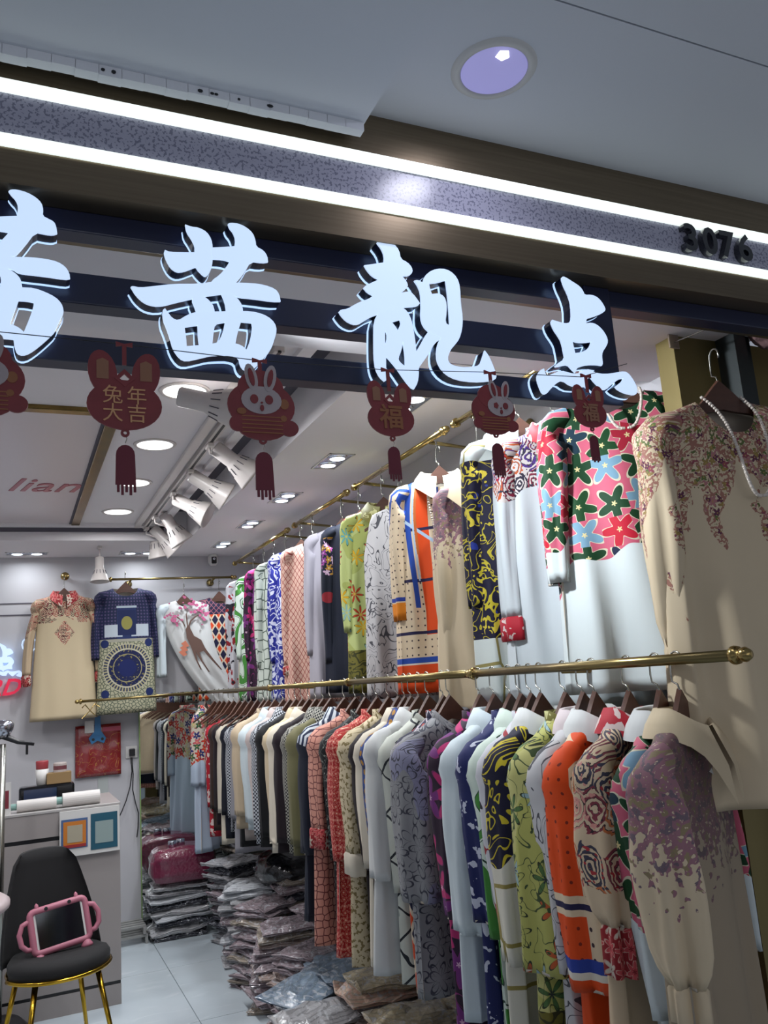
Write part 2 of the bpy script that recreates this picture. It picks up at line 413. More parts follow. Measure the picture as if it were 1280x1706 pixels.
def f_purple(u, v):
    g = nz(vec(u, v, 2.0), 150.0, 2.0)-.07; p = pick(nz(vec(u, v), 48.0, 3.0), [H('#6d4254'), H('#5b3048'), H('#51405c'), H('#85506a'), H('#7c6d4e'), H('#646848'), H('#95687a')])
    return mix(cream, yoke(u, v, mix(p, cream, g > .58), cream, .42, .16, 8.0, .34), .85)
def f_florid(u, v):
    p = flowers(u, v, 70.0, cream, [H('#8c4351'), H('#a86e72'), H('#5b6a3a'), H('#5f3048'), H('#b08a80'), H('#8f7a45')], 5, .8, .3, H('#7d5f50'), H('#a8884e'), 1.2, 1.0, .2)
    k = nz(vec(u, v*.5, .0), 13.0, 6.0)+nmin(nmax((v+.36)*.8, -.12), .24)
    g = pick(nz(vec(u, v, 9.0), 60.0, 2.0), [H('#6a6a3a'), H('#6a6a3a'), H('#56602f'), H('#c8b697'), H('#9a6a5c'), H('#c8b697'), H('#6f3848'), H('#a0666a'), H('#7a3c50')])
    return mix(mix(cream, g, k > .57), p, (k > .60)*(nz(vec(u, v, 4.0), 30.0, 3.0) > .50))
def f_geo(u, v):
    o, b, n_ = H('#d84a14'), H('#2348a0'), H('#241f45')
    c = dots(u, v, 38.0, H('#d6c2a4'), H('#3b2c34'), .13)
    c = mix(c, o, band(u, -.112, -.058)*(v > -.60)); c = mix(c, n_, band(fract((v+.02)*5.2), .0, .06)*(nabs(u) > .02))
    c = mix(c, b, band(u, -.150, -.128)*(v > -.50)); c = mix(c, H('#a9c1d8'), band(u, -.122, -.116)*(v > -.4))
    c = mix(c, H('#a9c1d8'), band(u*.8+v, -.30, -.285)*(u < .0)); c = mix(c, b, band(u, -.020, -.010)*(v > -.45)); c = mix(c, H('#b8622c'), band(u, -.115, -.105)*(v > -.3))
    c = mix(c, b, band(v, -.70, -.68)); c = mix(c, H('#d5cdbf'), band(v, -.706, -.70)); return mix(c, o, v < -.706)
def f_geosleeve(u, v):
    o, n_ = H('#d84a14'), H('#241f45')
    c = dots(u, v, 34.0, H('#d6c2a4'), H('#3b2c34'), .15); od = dots(u, v, 34.0, o, H('#7a2412'), .12)
    c = mix(c, od, band(u, -.16, -.052)); c = mix(c, H('#2a3f96'), band(u+v*.25, -.03, .0)*(v > -.30))
    c = mix(c, H('#d6c2a4'), band(v, -.375, -.335)); c = mix(c, n_, band(v, -.362, -.350))
    c = mix(c, H('#2a3f96'), band(v, -.480, -.455)); c = mix(c, H('#d8d2c4'), band(v, -.494, -.480)); return mix(c, o, v < -.494)
def f_baroque(u, v):
    c = blot(u, v, 9.0, H('#14122c'), H('#1d2e80'), .60); c = swirl(u, v, 13.0, c, H('#b5a62a'), 4.0, .17, 3.0, 1.6)
    c = mix(c, swirl(u, v, 30.0, H('#14122c'), H('#c7b53a'), 3.0, .55), nz(vec(u, v, 7.0), 12.0, 1) > .60)
    w = veins(u, v, 7.0, H('#c6cdc9'), H('#8d8350'), .035, .6)
    c = mix(c, w, v < -.66); return mix(w, c, band(v, -5.0, -.10))
def f_baroquesleeve(u, v):
    w = veins(u, v, 9.0, H('#cbc7b8'), H('#8d8045'), .04, .5); c = swirl(u, v, 12.0, H('#15132c'), H('#c0ae2c'), 5.0, .22, 3.0, 1.4)
    return mix(w, c, v > -.30+ncos(u*30.0)*.03)
def f_olive(u, v):
    c = blot(u, v, 5.0, H('#a9a95c'), H('#b9b673'), .5)
    c = flowers(u, v, 12.0, c, [H('#c98a1e'), H('#8fa9ad'), H('#a9a95c'), H('#4c6b3c'), H('#b4562c')], 6, .40, .45, H('#2d3522'), H('#2b2536'), 1.16, .9, .28)
    c = swirl(u, v, 16.0, c, H('#3b4a2a'), 6.0, .09, 5.0, .6); e = swirl(u, v, 26.0, H('#6b6426'), H('#38351c'), 4.0, .45)
    return mix(c, e, v < -.60)
def f_meclines(u, v): 
    c = swirl(u, v, 14.0, H('#bcbabb'), H('#4a4a50'), 6.0, .13, 1.0, .9); return mix(c, veins(u, v, 26.0, H('#bcbabb'), H('#66666c'), .07), nz(vec(u, v), 7.0) > .58)
def f_pyucci(u, v):
    c = swirl(u, v, 5.0, H('#c3d0c4'), H('#3f7f33'), 4.0, .42, 2.0, .5); return swirl(u, v, 5.0, c, H('#223c2c'), 8.0, .10, 2.0, .5)
def f_navyfloral(u, v): return blot(u, v, 16.0, blot(u, v, 34.0, H('#1a2154'), H('#b9bccb'), .60, 3.0), H('#c8cbd8'), .62)
def f_bluewhite(u, v): return swirl(u, v, 14.0, H('#232a86'), H('#c3c7d8'), 4.0, .36, 2.0, 1.5)
def f_magenta(u, v):
    c = flowers(u, v, 11.0, H('#2b1a2c'), [H('#8c1f66'), H('#b02a66'), H('#6b2a6e'), H('#2b1a2c')], 5, .62, .35, H('#7a2860'), H('#c9a0b8'), 1.1, 1.0, .14)
    return c
def f_greylines(u, v):
    c = blot(u, v, 4.0, H('#8a8a8c'), H('#83839a'), .55)
    n = vor(vec(u*11.0, v*11.0), 1.0, .3); p = sep(S(n.outputs['Position'])); dx = u*11.0-p[0]; dy = v*11.0-p[1]
    r = nsqrt(dx*dx+dy*dy); a = mth('ARCTAN2', dy, dx); k = r/(nabs(ncos(a*3.0))*.36+.10)
    c = mix(c, H('#3c3c46'), band(k, .90, 1.06))
    n = vor(vec(u*12.0+.5, v*12.0+.37), 1.0, .8); p = sep(S(n.outputs['Position'])); dx = u*12.0+.5-p[0]; dy = v*12.0+.37-p[1]
    r = nsqrt(dx*dx+dy*dy); a = mth('ARCTAN2', dy, dx); k = r/(nabs(ncos(a*2.5))*.42+.12); c = mix(c, H('#454550'), band(k, .93, 1.05))
    c = mix(c, H('#14181e'), v < -.84); return mix(c, H('#aaa9a2'), band(v, -.875, -.86))
def f_diamond(u, v):
    s = 19.0; a = nabs(fract(u*s)-.5)+nabs(fract(v*s*.62)-.5)
    c = mix(H('#c9b8a0'), H('#1b1a38'), a > .56); return mix(c, H('#c8431a'), a < .33)
def f_diamond2(u, v):
    c = f_diamond(u, v); l = lattice(u, v, 20.0, H('#1b1a38'), H('#b3aab0'), .07); l = mix(l, dots(u, v, 20.0, l, H('#b8371c'), .2), .9)
    return mix(c, l, v > -.22)
def f_latticewhite(u, v):
    return mix(lattice(u, v, 8.0, H('#c3c6bb'), H('#22262c'), .035, .8, .05), H('#9aa39b'), nz(vec(u, v), 14.0) > .68)
def f_chain(u, v): return veins(u, v, 17.0, H('#bfc7bd'), H('#4d5a50'), .055, .5)
def f_bluegold(u, v): return dots(u+fract(v*23.0)*0.0, v, 34.0, blot(u, v, 30.0, H('#1c2752'), H('#27417f'), .5), H('#a4762c'), .30)
def f_creamprint(u, v): return blot(u, v, 75.0, H('#c2b394'), H('#7a6a44'), .56)
def f_red(u, v): return flowers(u, v, 46.0, H('#a01f22'), [H('#c6655a'), H('#b33a34')], 4, .5, .3, H('#d1a08c'), H('#e0c0a8'), 1.15, .0, .3)
def f_blackdots(u, v): return mix(lattice(u, v, 22.0, H('#141518'), H('#4d4f4c'), .05), H('#8a8f86'), nz(vec(u, v), 90.0, 0) > .70)
def f_pinklat(u, v): return veins(u, v, 42.0, H('#c98f7e'), H('#6e3a3a'), .07, .5)
def f_paleredlat(u, v): return lattice(u, v, 26.0, H('#d0aa9a'), H('#8d3d38'), .07, 1.3)
def f_houndy(u, v): return check(u, v, 75.0, H('#15161a'), H('#9d9a90'))
def f_gingham(u, v): return check(u, v, 60.0, H('#b9bcc2'), H('#20232c'))
def f_redfloral(u, v): return yoke(u, v, flowers(u, v, 22.0, H('#c0b6a6'), [H('#a8212e'), H('#1c2f6b'), H('#c05a60'), H('#2f5a3a'), H('#b5ad80'), H('#c23a2a')], 5, .6, .3, H('#7a2a3c'), H('#d9b06a'), 1.15, .9, .2), H('#aebccd'), .36, .07, 10.0)
def f_redblot(u, v): return mix(blot(u, v, 15.0, H('#bdbcc2'), H('#8c1c26'), .56), H('#231f2a'), nz(vec(u+4.0, v), 12.0) > .60)
def f_yellowgreen(u, v):
    c = blot(u, v, 5.0, H('#b5c07c'), H('#a4ad62'), .5); c = flowers(u, v, 10.0, c, [H('#58a0a4'), H('#b53b22'), H('#d3a320'), H('#8fb6b0')], 7, .38, .5, H('#4f6237'), H('#d8c23c'), 1.15, 1.0, .2)
    return mix(c, swirl(u, v, 22.0, H('#6f6a2c'), H('#3b3c1c'), 4.0, .4), v < -.62)
def f_navyflower(u, v):
    c = H('#171c2c'); c1 = flowers(u, v, 30.0, c, [H('#b04a9a'), H('#c8a8c8'), H('#b5882c'), H('#8c3a8c')], 5, .6, .3, H('#6d4a7c'), H('#dddddd'), 1.15, 1.0, .2)
    d = (u-.03)*(u-.03)*6.0+(v+.17)*(v+.17)*2.2; c2 = mix(c, H('#8c2430'), ((u-.02)*(u-.02)*4.0+(v+.36)*(v+.36)*9.0) < .006)
    return mix(c2, c1, d < .018)
def f_paisleyyoke(at_, bg, amp=.07): return lambda u, v: yoke(u, v, paisley(u, v, 15.0, bg), bg, at_, amp, 8.0)
def f_redblouse(u, v):
    p = paisley(u, v, 14.0, H('#c9c3bf'), [H('#a8182a'), H('#4a2f7a'), H('#b4562c'), H('#7a1f38'), H('#2c2a3c')])
    return yoke(u, v, p, H('#c3cacd'), .20-.0, .10, 7.0)
def f_redcuff(u, v): return flowers(u, v, 26.0, H('#8f2026'), [H('#cabfae'), H('#b8474a')], 6, .5, .3, H('#c79a8c'), H('#7c1a20'), 1.2, .2, .3)
def f_stripeyoke(u, v): return mix(stripes(u, 42.0, H('#b9c0c6'), H('#16213f')), H('#141a2a'), v < -.13+nabs(u)*.25)
def f_paisleydress(u, v):
    p = paisley(u, v, 20.0, H('#cdb99c'), [H('#a3262a'), H('#4b3430'), H('#b4524a'), H('#7b2430')])
    m = nmax((v+.20) > 0.0, (nabs(u)*1.3+nabs(v+.27)) < .085)
    m = mix(H('#c9b898'), p, m); return mix(m, H('#c9b898'), band(v+nabs(u)*.5, -.19, -.155))
def f_zodiac(u, v):
    c = mix(dots(u, v, 45.0, H('#1c2444'), H('#4e4568'), .28), H('#9c9a8c'), v < -.36)
    c = mix(c, H('#23305c'), band(nabs(u), .0, .065)*band(v, -.36, -.14)); c = mix(c, H('#b3bdc6'), band(nabs(u), .03, .15)*band(v, -.345, -.26))
    c = mix(c, H('#1d2750'), band(nabs(u), .0, .062)*band(v, -.335, -.16)); c = mix(c, H('#8f8a4a'), (u*u*1.6+(v+.25)*(v+.25)) < .0022)
    c = mix(c, H('#a9b7c0'), band(nabs(u), .0, .07)*band(v, -.145, -.13)); c = mix(c, veins(u, v, 45.0, H('#a9a68c'), H('#4c5647'), .10), v < -.38)
    r = nsqrt(u*u+(v+.56)*(v+.56)); a = mth('ARCTAN2', v+.56, u)
    c = mix(c, H('#b5b09a'), r < .165); c = mix(c, mix(H('#2b3350'), H('#a39c78'), fract(a*7.6) < .5), band(r, .135, .16))
    c = mix(c, mix(H('#151d47'), H('#7b744a'), nz(vec(u, v), 60.0) > .60), r < .125); c = mix(c, H('#9c9468'), band(r, .092, .097)); c = mix(c, H('#141f55'), r < .06)
    c = mix(c, H('#1d2a5a'), ((nabs(u)-.15)*(nabs(u)-.15)+(nabs(v+.56)-.17)*(nabs(v+.56)-.17)) < .0008); return c
def f_bwleaf(u, v): return swirl(u, v, 7.0, H('#bab8b4'), H('#17171c'), 3.0, .5, 6.0, .8)
def plainf(c, d=.93):
    return lambda u, v: mix(c, tuple(k*d for k in c), nz(vec(u*90.0, v*14.0), 1.0, 1))
FAB = {}; TRIM = {}
def fab(name):
    if name in FAB: return FAB[name]
    t = PATT[name]; fn = t if callable(t) else plainf(H(t))
    TRIM[name+'_fabric'] = material(name+'_trim_fabric', fn, rough=.66, sheen=.03, spec=.25)
    lin = H('#bfb6a8') if callable(t) and name not in ('purpleshaded', 'navyflower') else None
    def two(u, v):          # printed outside, plain reverse side
        c = fn(u, v)
        if not lin: return c
        g = _n('ShaderNodeNewGeometry'); return mix(c, lin, g.outputs['Backfacing'])
    FAB[name] = material(name+'_fabric', two, rough=.66, sheen=.03, spec=.25); return FAB[name]
PATT = dict(cream='#c8b697', ivory='#cfc5b3', white='#cbccca', aqua='#b5c9cc', coolwhite='#c3ced2', beige='#b9a68c', palepink='#bfb0ac', lavender='#b2abb8',
    black='#0c0d10', navy='#0b1020', maroon='#1a0d15', olivegreen='#6c6848', grey='#8e8c92', greige='#8d8480', darkbrown='#3a2a24', lilacgrey='#aaa6b0', pinkwhite='#cdbfc0',
    star=f_star(.24), starlow=f_star(.34), purple=f_purple, purpleshaded=f_purpleshaded, florid=f_florid, geo=f_geo, geosleeve=f_geosleeve, baroque=f_baroque, baroquesleeve=f_baroquesleeve, olive=f_olive,
    mech=f_meclines, swirlgreen=f_pyucci, navyfloral=f_navyfloral, bluewhite=f_bluewhite, magenta=f_magenta, greylines=f_greylines, diamond=f_diamond, diamondnavy=f_diamond2,
    latticewhite=f_latticewhite, chain=f_chain, bluegold=f_bluegold, creamprint=f_creamprint, red=f_red, blackdots=f_blackdots, pinklat=f_pinklat, paleredlat=f_paleredlat,
    houndy=f_houndy, gingham=f_gingham, redfloral=f_redfloral, redblot=f_redblot, yellowgreen=f_yellowgreen, navyflower=f_navyflower, redblouse=f_redblouse,
    paisleyc=f_paisleyyoke(.31, H('#c7b193'), .06), redcuff=f_redcuff, stripeyoke=f_stripeyoke, paisleydress=f_paisleydress, zodiac=f_zodiac, bwleaf=f_bwleaf,
    navystripe=lambda u, v: stripes(u, 42.0, H('#b9c0c6'), H('#16213f')), oliveband=lambda u, v: swirl(u, v, 30.0, H('#6f6a30'), H('#b5b27a'), 3.0, .3),
    redfigure=lambda u, v: blot(u, v, 30.0, H('#a81f2e'), H('#cdb9b4'), .56), goldchain=lambda u, v: veins(u, v, 12.0, H('#cbc7b8'), H('#8d8045'), .05, .4))
# ---------------------------------------------------------------- garment geometry
def grid_mesh(name, rows, mat, parent, uvs=None, closed=True, smooth=True, mat2=None):
    """rows of Vectors -> mesh with uv = arc length, height"""
    nr, nc = len(rows), len(rows[0]); me = bpy.data.meshes.new(name)
    verts = [p for r in rows for p in r]; faces = []; m = nc if closed else nc-1
    for i in range(nr-1):
        for j in range(m): faces.append((i*nc+j, (i+1)*nc+j, (i+1)*nc+(j+1) % nc, i*nc+(j+1) % nc))
    me.from_pydata(verts, [], faces); uv = me.uv_layers.new(name='uv'); d = []
    for i in range(nr-1):
        for j in range(m):
            for a, b in ((i, j), (i+1, j), (i+1, j+1), (i, j+1)): d += uvs[a][b]
    uv.data.foreach_set('uv', d)
    if smooth: me.polygons.foreach_set('use_smooth', [True]*len(me.polygons))
    me.materials.append(mat); me.update()
    o = bpy.data.objects.new(name, me); COL.objects.link(o)
    if parent: o.parent = parent
    return o
def arc_uv(rows, vtop=0.0, start=0.0):
    out = []
    for r in rows:
        n = len(r); acc = [0.0]
        for j in range(n): acc.append(acc[-1]+(r[(j+1) % n]-r[j]).length)
        out.append([(a-start*acc[-1], r[j % n].z-vtop) for j, a in enumerate(acc)])
    return out
def body_rows(L, nw=.062, nd=.045, sw=.175, bw=.185, hem=.215, sl=.36, th=.055, thh=.075, scoop=.05, fold=.019, nf=9, NC=64, shear=(0, 0), seed=1, flat_back=0.0, res=1.0, skew=0.0):
    rows = []; rg = random.Random(seed); ph = [rg.uniform(0, 6.3) for _ in range(5)]
    def ring(hw, ht, zf, amp, z):
        r = []
        for j in range(NC):
            # j=0 at the back centre so that the uv seam is hidden; front centre at NC/2
            a = 2*pi*j/NC+pi/2; ca, sa = cos(a), sin(a)
            x = hw*math.copysign(abs(ca)**.85, ca); y = ht*math.copysign(abs(sa)**.8, sa)
            f = amp*(sin(nf*a+ph[0]+z*3)+.6*sin((nf*.62)*a+ph[1]-z*5)+.5*sin(3*a+ph[2]))
            y += f*(1 if sa < 0 else .6)*max(.25, abs(sa)); x += f*.4*ca
            if flat_back and y > flat_back: y = flat_back
            dd = -z
            r.append(Vector((x+shear[0]*dd*dd+skew*dd, y+shear[1]*dd*dd, z+zf(x, y, sa))))
        return r
    for i in range(6):
        t = i/5; hw = nw+(sw-nw)*t; ht = nd+(th-nd)*t
        rows.append(ring(hw, ht, lambda x, y, sa, t=t: -(scoop+.02*t)*max(0, -sa)**(1.3+6*t), .0015*t, -sl*(hw-nw)))
    z1 = -sl*(sw-nw); N = max(10, int(24*res*L/.8)); 
    for i in range(1, N+1):
        t = i/N; z = z1+(-L-z1)*t; k = min(1, (-z)/.20); s_ = max(0, (-z-.20)/(L-.20)) if L > .2 else 0
        hw = sw+(bw-sw)*k if s_ == 0 else bw+(hem-bw)*s_; ht = th+(thh-th)*t
        rows.append(ring(hw, ht, lambda x, y, sa, w_=max(0, 1-(z1-z)/.16): -(scoop+.02)*w_*max(0, -sa)**7.3, fold*min(1, t*1.6), z))
    rows.append([Vector((p.x*.985, p.y*.93, p.z+.004)) for p in rows[-1]])
    return rows
def front_uv(rows):
    n = len(rows[0]); out = []
    for r in rows:
        acc = [0.0]
        for j in range(n): acc.append(acc[-1]+(r[(j+1) % n]-r[j]).length)
        mid = acc[n//2]; out.append([(a-mid, r[j % n].z) for j, a in enumerate(acc)])
    return out
def sleeve_rows(side, L, sw, zs, r0=.062, r1=.045, flat=.62, out=.018, fold=.006, puff=0.0, gather=False, seed=1, swing=0.0, NC=24, fwd=0.0, th=.055, sl=.36):
    rg = random.Random(seed*7+side); ph = rg.uniform(0, 6); rows = []
    def ring(cx, cy, cz, rx, ry, amp, z, zz=0.0):
        r = []
        for j in range(NC):
            a = 2*pi*j/NC+pi/2
            f = amp*(sin(5*a+ph+z*5)+.7*sin(3*a-z*8+ph)+.4*sin(8*a+2*ph+z*3)); c_, s_ = cos(a), sin(a)
            r.append(Vector((cx+(rx+f)*c_, cy+(ry+f)*s_, cz+zz*c_*side)))
        return r
    zs0 = zs
    rows.append(ring(side*(sw-.055), 0, zs0+sl*.055-.030, .006, th*.92, 0, 0, .031))
    rows.append(ring(side*(sw-.018), 0, zs0+sl*.018-.034, .012, th*1.12, 0, 0, .038))
    rows.append(ring(side*(sw-.002), 0, zs0-.050, .024, max(th*1.15, r0*.86), .001, 0, .034))
    rows.append(ring(side*(sw+.001), 0, zs0-.072, .030, r0*.96, .001, 0, .018))
    N = max(8, int(L/.035))
    for i in range(N+1):
        t = i/N; z = zs0-.092-(L-.092)*t
        x = side*(sw-.008+out*(1-math.exp(-2.6*t))); y = swing*t*t+fwd*t
        r = r0+(r1-r0)*t+puff*sin(pi*min(1, t*1.02))**2
        if gather and t > .86: r = r*(1-.45*(t-.86)/.14)+.0
        rows.append(ring(x, y, z, r*flat, r, fold*min(1, t*3), -z))
    rows.append([Vector((p.x*.998, p.y*.9, p.z+.006)) for p in rows[-1]])
    return rows
def collar_mesh(nw, nd, kind, mat, parent, scoop=.05, big=1.0, zoff=0.0, point=1.0):
    """turned-down shirt collar ('shirt'), standing band ('band')"""
    mat = TRIM.get(mat.name, mat); rows = []; uv = []; N = 26; prof = {'shirt': [(0.0, .0), (.002, .024), (.010, .027), (.030*big, -.004), (.040*big, -.026*big)], 'band': [(0, -.004), (.001, .020), (.005, .020), (.006, -.006)]}[kind]
    for k, (dr, dz) in enumerate(prof):
        r = []; u_ = []
        for j in range(N+1):
            a = -pi/2+.16+(2*pi-.32)*j/N if kind == 'shirt' else -pi/2+2*pi*j/N
            fr = max(0, -sin(a)); ca, sa = cos(a), sin(a)
            lift = 0.0
            pt = 0
            if kind == 'shirt' and k >= 3: pt = (k-2)/2*fr**5*.035*big*point
            x = (nw+dr)*ca; y = (nd+dr*.8)*sa
            r.append(Vector((x, y-(.012 if k >= 3 else 0)*fr, dz+zoff-scoop*fr**1.3*(.75 if kind == 'shirt' else 1)-pt))); u_.append([(j/N*.4-.2), dz])
        u_.append(u_[-1]); rows.append(r); uv.append(u_)
    return grid_mesh('collar', rows, mat, parent, uv, closed=False)
def make_garment(name, label, cat, loc, rot, mat, L, drop=.105, sleeve=None, smat=None, collar=None, cmat=None, cuff=None, cuffmat=None, group=None, seed=1, body={}, slv={}, sleeveless=False, point=1.0, big=1.0, both=True, tilt=0.0):
    root = thing(name, label, cat, loc, (0, tilt, rot), group)
    bp = dict(seed=seed); bp.update(body); nw, nd, sw, sl = bp.get('nw', .062), bp.get('nd', .045), bp.get('sw', .175), bp.get('sl', .36)
    rows = [[p+Vector((0, 0, -drop)) for p in r] for r in body_rows(L, **bp)]
    uv = [[(u, v+drop) for u, v in r] for r in front_uv(rows)]
    grid_mesh('body', rows, mat, root, uv)
    if sleeve:
        for side in (-1, 1) if both else (-1,):
            sp = dict(seed=seed, th=bp.get('th', .055), sl=sl); sp.update(slv); zs = -sl*(sw-nw)
            r = [[p+Vector((0, 0, -drop)) for p in q] for q in sleeve_rows(side, sleeve, sw, zs, **sp)]
            n = len(r[0]); u2 = [[(a-.15, v+drop) for a, v in q] for q in arc_uv(r)]
            so = grid_mesh('sleeve', r, smat or mat, root, u2)
            if cuff:
                last = r[-2]; cx = sum(p.x for p in last)/n; cy = sum(p.y for p in last)/n; cz = last[0].z
                rr = []
                for t in (0.0, .12, .5, 1.0, 1.0):
                    k = 1.18 if t not in (0.0,) else 1.0
                    if t == 1.0 and len(rr) == 4: k = 1.05
                    rr.append([Vector((cx+(p.x-cx)*k, cy+(p.y-cy)*k, cz+.004-cuff*t)) for p in last])
                grid_mesh('cuff', rr, cuffmat or mat, so, arc_uv(rr, 0))
    if collar:
        c = collar_mesh(nw, nd, collar, cmat or mat, root, bp.get('scoop', .05), big, -drop, point)
    return root
# ---------------------------------------------------------------- hangers
def hanger_meshes():
    bm = bmesh.new(); rows = []
    N = 18
    for i in range(N+1):
        s = -1+2*i/N; x = s*.165; z = -.100-.092*abs(s); h = .060*max(0, 1-abs(s)/.40)**.8+.010; y0 = .012*abs(s)**1.6; w_ = .005
        rows.append([bm.verts.new((x, -y0-w_, z-h*.45)), bm.verts.new((x, -y0-w_, z+h*.55)), bm.verts.new((x, -y0+w_, z+h*.6)), bm.verts.new((x, -y0+w_, z-h*.45))])
    for A, B_ in zip(rows, rows[1:]):
        for k in range(4): bm.faces.new((A[k], A[(k+1) % 4], B_[(k+1) % 4], B_[k]))
    bm.faces.new(rows[0]); bm.faces.new(rows[-1][::-1])
    me1 = bpy.data.meshes.new('arms'); bm.normal_update(); bm.to_mesh(me1); bm.free(); me1.materials.append(M_wood)
    bm = bmesh.new(); P = [(0, 0, -.085), (0, 0, -.062), (.004, 0, -.052), (.020, 0, -.046)]
    P = [(0, 0, -.085), (0, 0, -.060), (0, .004, -.050), (0, .018, -.044), (0, .0195, -.030)]
    for k in range(11): a = -.15+k*(pi*1.22)/10; P.append((0, .0175*cos(a), -.0055+.0175*sin(a)+.004))
    me2 = None
    tube(bm, P, .0021, 6); me2 = bpy.data.meshes.new('hook'); bm.normal_update(); bm.to_mesh(me2); bm.free(); me2.materials.append(M_steel)
    me2.polygons.foreach_set('use_smooth', [True]*len(me2.polygons))
    return me1, me2
HG_ARMS, HG_HOOK = hanger_meshes()
def hanger(label, loc, rot, group, hookrot=pi/2, tilt=0.0, ext=0.0):
    """wooden hanger; the hook lies across the rail"""
    t = thing('clothes_hanger', label, 'hanger', loc, (0, tilt, rot), group)
    a = bpy.data.objects.new('arms', HG_ARMS); COL.objects.link(a); a.parent = t
    h = bpy.data.objects.new('hook', HG_HOOK); COL.objects.link(h); h.parent = t; h.rotation_euler = (0, 0, hookrot)
    if ext:      # chain link hook that lowers the hanger
        a.location.z = -ext; h.location.z = -ext
        bm = bmesh.new(); P = [(0, -.012, -ext+.012), (0, 0, -ext+.012), (0, .012, -ext+.022), (0, .004, -ext+.04), (0, 0, -.05), (0, .012, -.03)]
        P += [(0, .0175*cos(k*.38-.2), .0175*sin(k*.38-.2)-.001) for k in range(10)]
        e = link_mesh('extension_hook', tube(bm, P, .0016, 6), M_steel, t, smooth=True); e.rotation_euler = (0, 0, hookrot)
    return t
def rail_tube(bm, a, b, r=.011, seg=14): return tube(bm, [a, b], r, seg)
def finial(bm, p, axis, r=.017):
    M = Matrix.Translation(p) @ Vector(axis).to_track_quat('Z', 'Y').to_matrix().to_4x4()
    lathe(bm, [(0, 0), (r, 0), (r*1.08, .004), (r, .012), (r*.6, .016), (r*.78, .022), (r*.85, .030), (r*.55, .040), (0, .043)], 16, M)
    return bm
# ---------------------------------------------------------------- rails
RX, RZ = 1.25, 1.545           # lower rail
UX, UZ = 1.50, 2.46            # upper rail
def yfor(px, X, py=None):
    """depth at which X meets the vertical through this pixel column at camera height"""
    lo, hi = .6, 8.0
    for _ in range(40):
        m = (lo+hi)/2; p = ROT.transposed() @ (Vector((X, m, (RZ if py is None else py)))-CAM); q = PX+FOC*p.x/-p.z
        if q > px: lo = m
        else: hi = m
    return m
def pix(p):
    c = ROT.transposed() @ (Vector(p)-CAM); return PX+FOC*c.x/-c.z, PY-FOC*c.y/-c.z
ye = yfor(1222, RX)
yb = 5.93
def rail_thing(name, label, a, b, group, ends=(True, True), joint=None, brackets=(), r=.0115, mat=None):
    t = thing(name, label, 'rail', a, 0, group); A = Vector((0, 0, 0)); D = Vector(b)-Vector(a); d = D.normalized(); mat = mat or M_golddark
    link_mesh('bar', rail_tube(bmesh.new(), A, D, r), mat, t, smooth=True)
    if ends[0]: link_mesh('finial', finial(bmesh.new(), A, -d), M_gold, t, smooth=True)
    if ends[1]: link_mesh('finial', finial(bmesh.new(), D, d), M_gold, t, smooth=True)
    for k in (joint or ()):
        link_mesh('joint_collar', lathe(bmesh.new(), [(0, -.02), (.013, -.02), (.013, -.012), (.018, -.010), (.018, .010), (.013, .012), (.013, .02), (0, .02)], 16, Matrix.Translation(A+d*k) @ d.to_track_quat('Z', 'Y').to_matrix().to_4x4()), M_gold, t, smooth=True)
    for k, w_ in brackets:      # arm from the rail to the wall
        p = A+d*k; wv = Vector(w_)
        o = link_mesh('wall_bracket', tube(bmesh.new(), [p+Vector((0, 0, -.008)), p+wv], [.008, .006], 10), M_golddark, t, smooth=True)
        M = Matrix.Translation(p+wv) @ (-wv).to_track_quat('Z', 'Y').to_matrix().to_4x4()
        link_mesh('rosette', lathe(bmesh.new(), [(0, 0), (.027, 0), (.027, .006), (.018, .012), (0, .013)], 16, M), M_golddark, o, smooth=True)
    return t
y2, y3 = yfor(783, RX), yfor(578, RX)
rail_thing('clothes_rail', 'lower brass clothes rail, near section with big round gold end knob', (RX, ye, RZ), (RX, y2-.03, RZ), 'lower rails', (True, True), brackets=((.55, (.51, 0, -.03)),))
rail_thing('clothes_rail', 'lower brass clothes rail, middle section between the two gold knobs', (RX, y2+.02, RZ), (RX, y3-.03, RZ), 'lower rails', (False, True), brackets=((.5, (.51, 0, -.03)),))
rail_thing('clothes_rail', 'lower brass clothes rail, far section running to the back corner', (RX, y3+.02, RZ), (RX, yb, RZ), 'lower rails', (False, False), joint=(1.1,), brackets=((.6, (.51, 0, -.03)), (2.2, (.51, 0, -.03))))
xb = at(136, 1170, Y=yb).x
rail_thing('clothes_rail', 'thin brass rail turning the corner and crossing before the zodiac dress', (xb, yb, RZ), (RX, yb, RZ), 'lower rails', (True, False), r=.009, brackets=((.55, (0, .36, -.02)),))
# upper rails on the right wall, in lengths with knobs
def yrail(px, X=UX, z=UZ): return yfor(px, X, z)
cuts = [(1.66, yrail(762)), (yrail(738), yrail(593)), (yrail(576), yrail(492)), (yrail(478), 6.02)]
for i, (a, b) in enumerate(cuts):
    Lr = b-a
    rail_thing('clothes_rail', ['upper brass rail nearest the shop front, behind the dotted lit character', 'upper brass rail, second length, ending in a round knob beside the red tassel', 'upper brass rail, third length, above the navy and lavender shirts', 'upper brass rail, farthest length, reaching the back corner'][i],
               (UX, a, UZ), (UX, b, UZ), 'upper rails', (i > 0, True), brackets=((.12, (.25, 0, -.03)), (Lr-.10, (.25, 0, -.03))), mat=M_gold)
xa, xc = at(186, 957, Y=6.15).x, at(385, 951, Y=6.15).x
rail_thing('clothes_rail', 'slim brass rail high on the back wall over three display garments', (xa, 6.15, 2.375), (xc, 6.15, 2.375), 'back wall rails', (True, True), r=.0085, brackets=((.13, (0, .14, -.02)), (xc-xa-.13, (0, .14, -.02))))
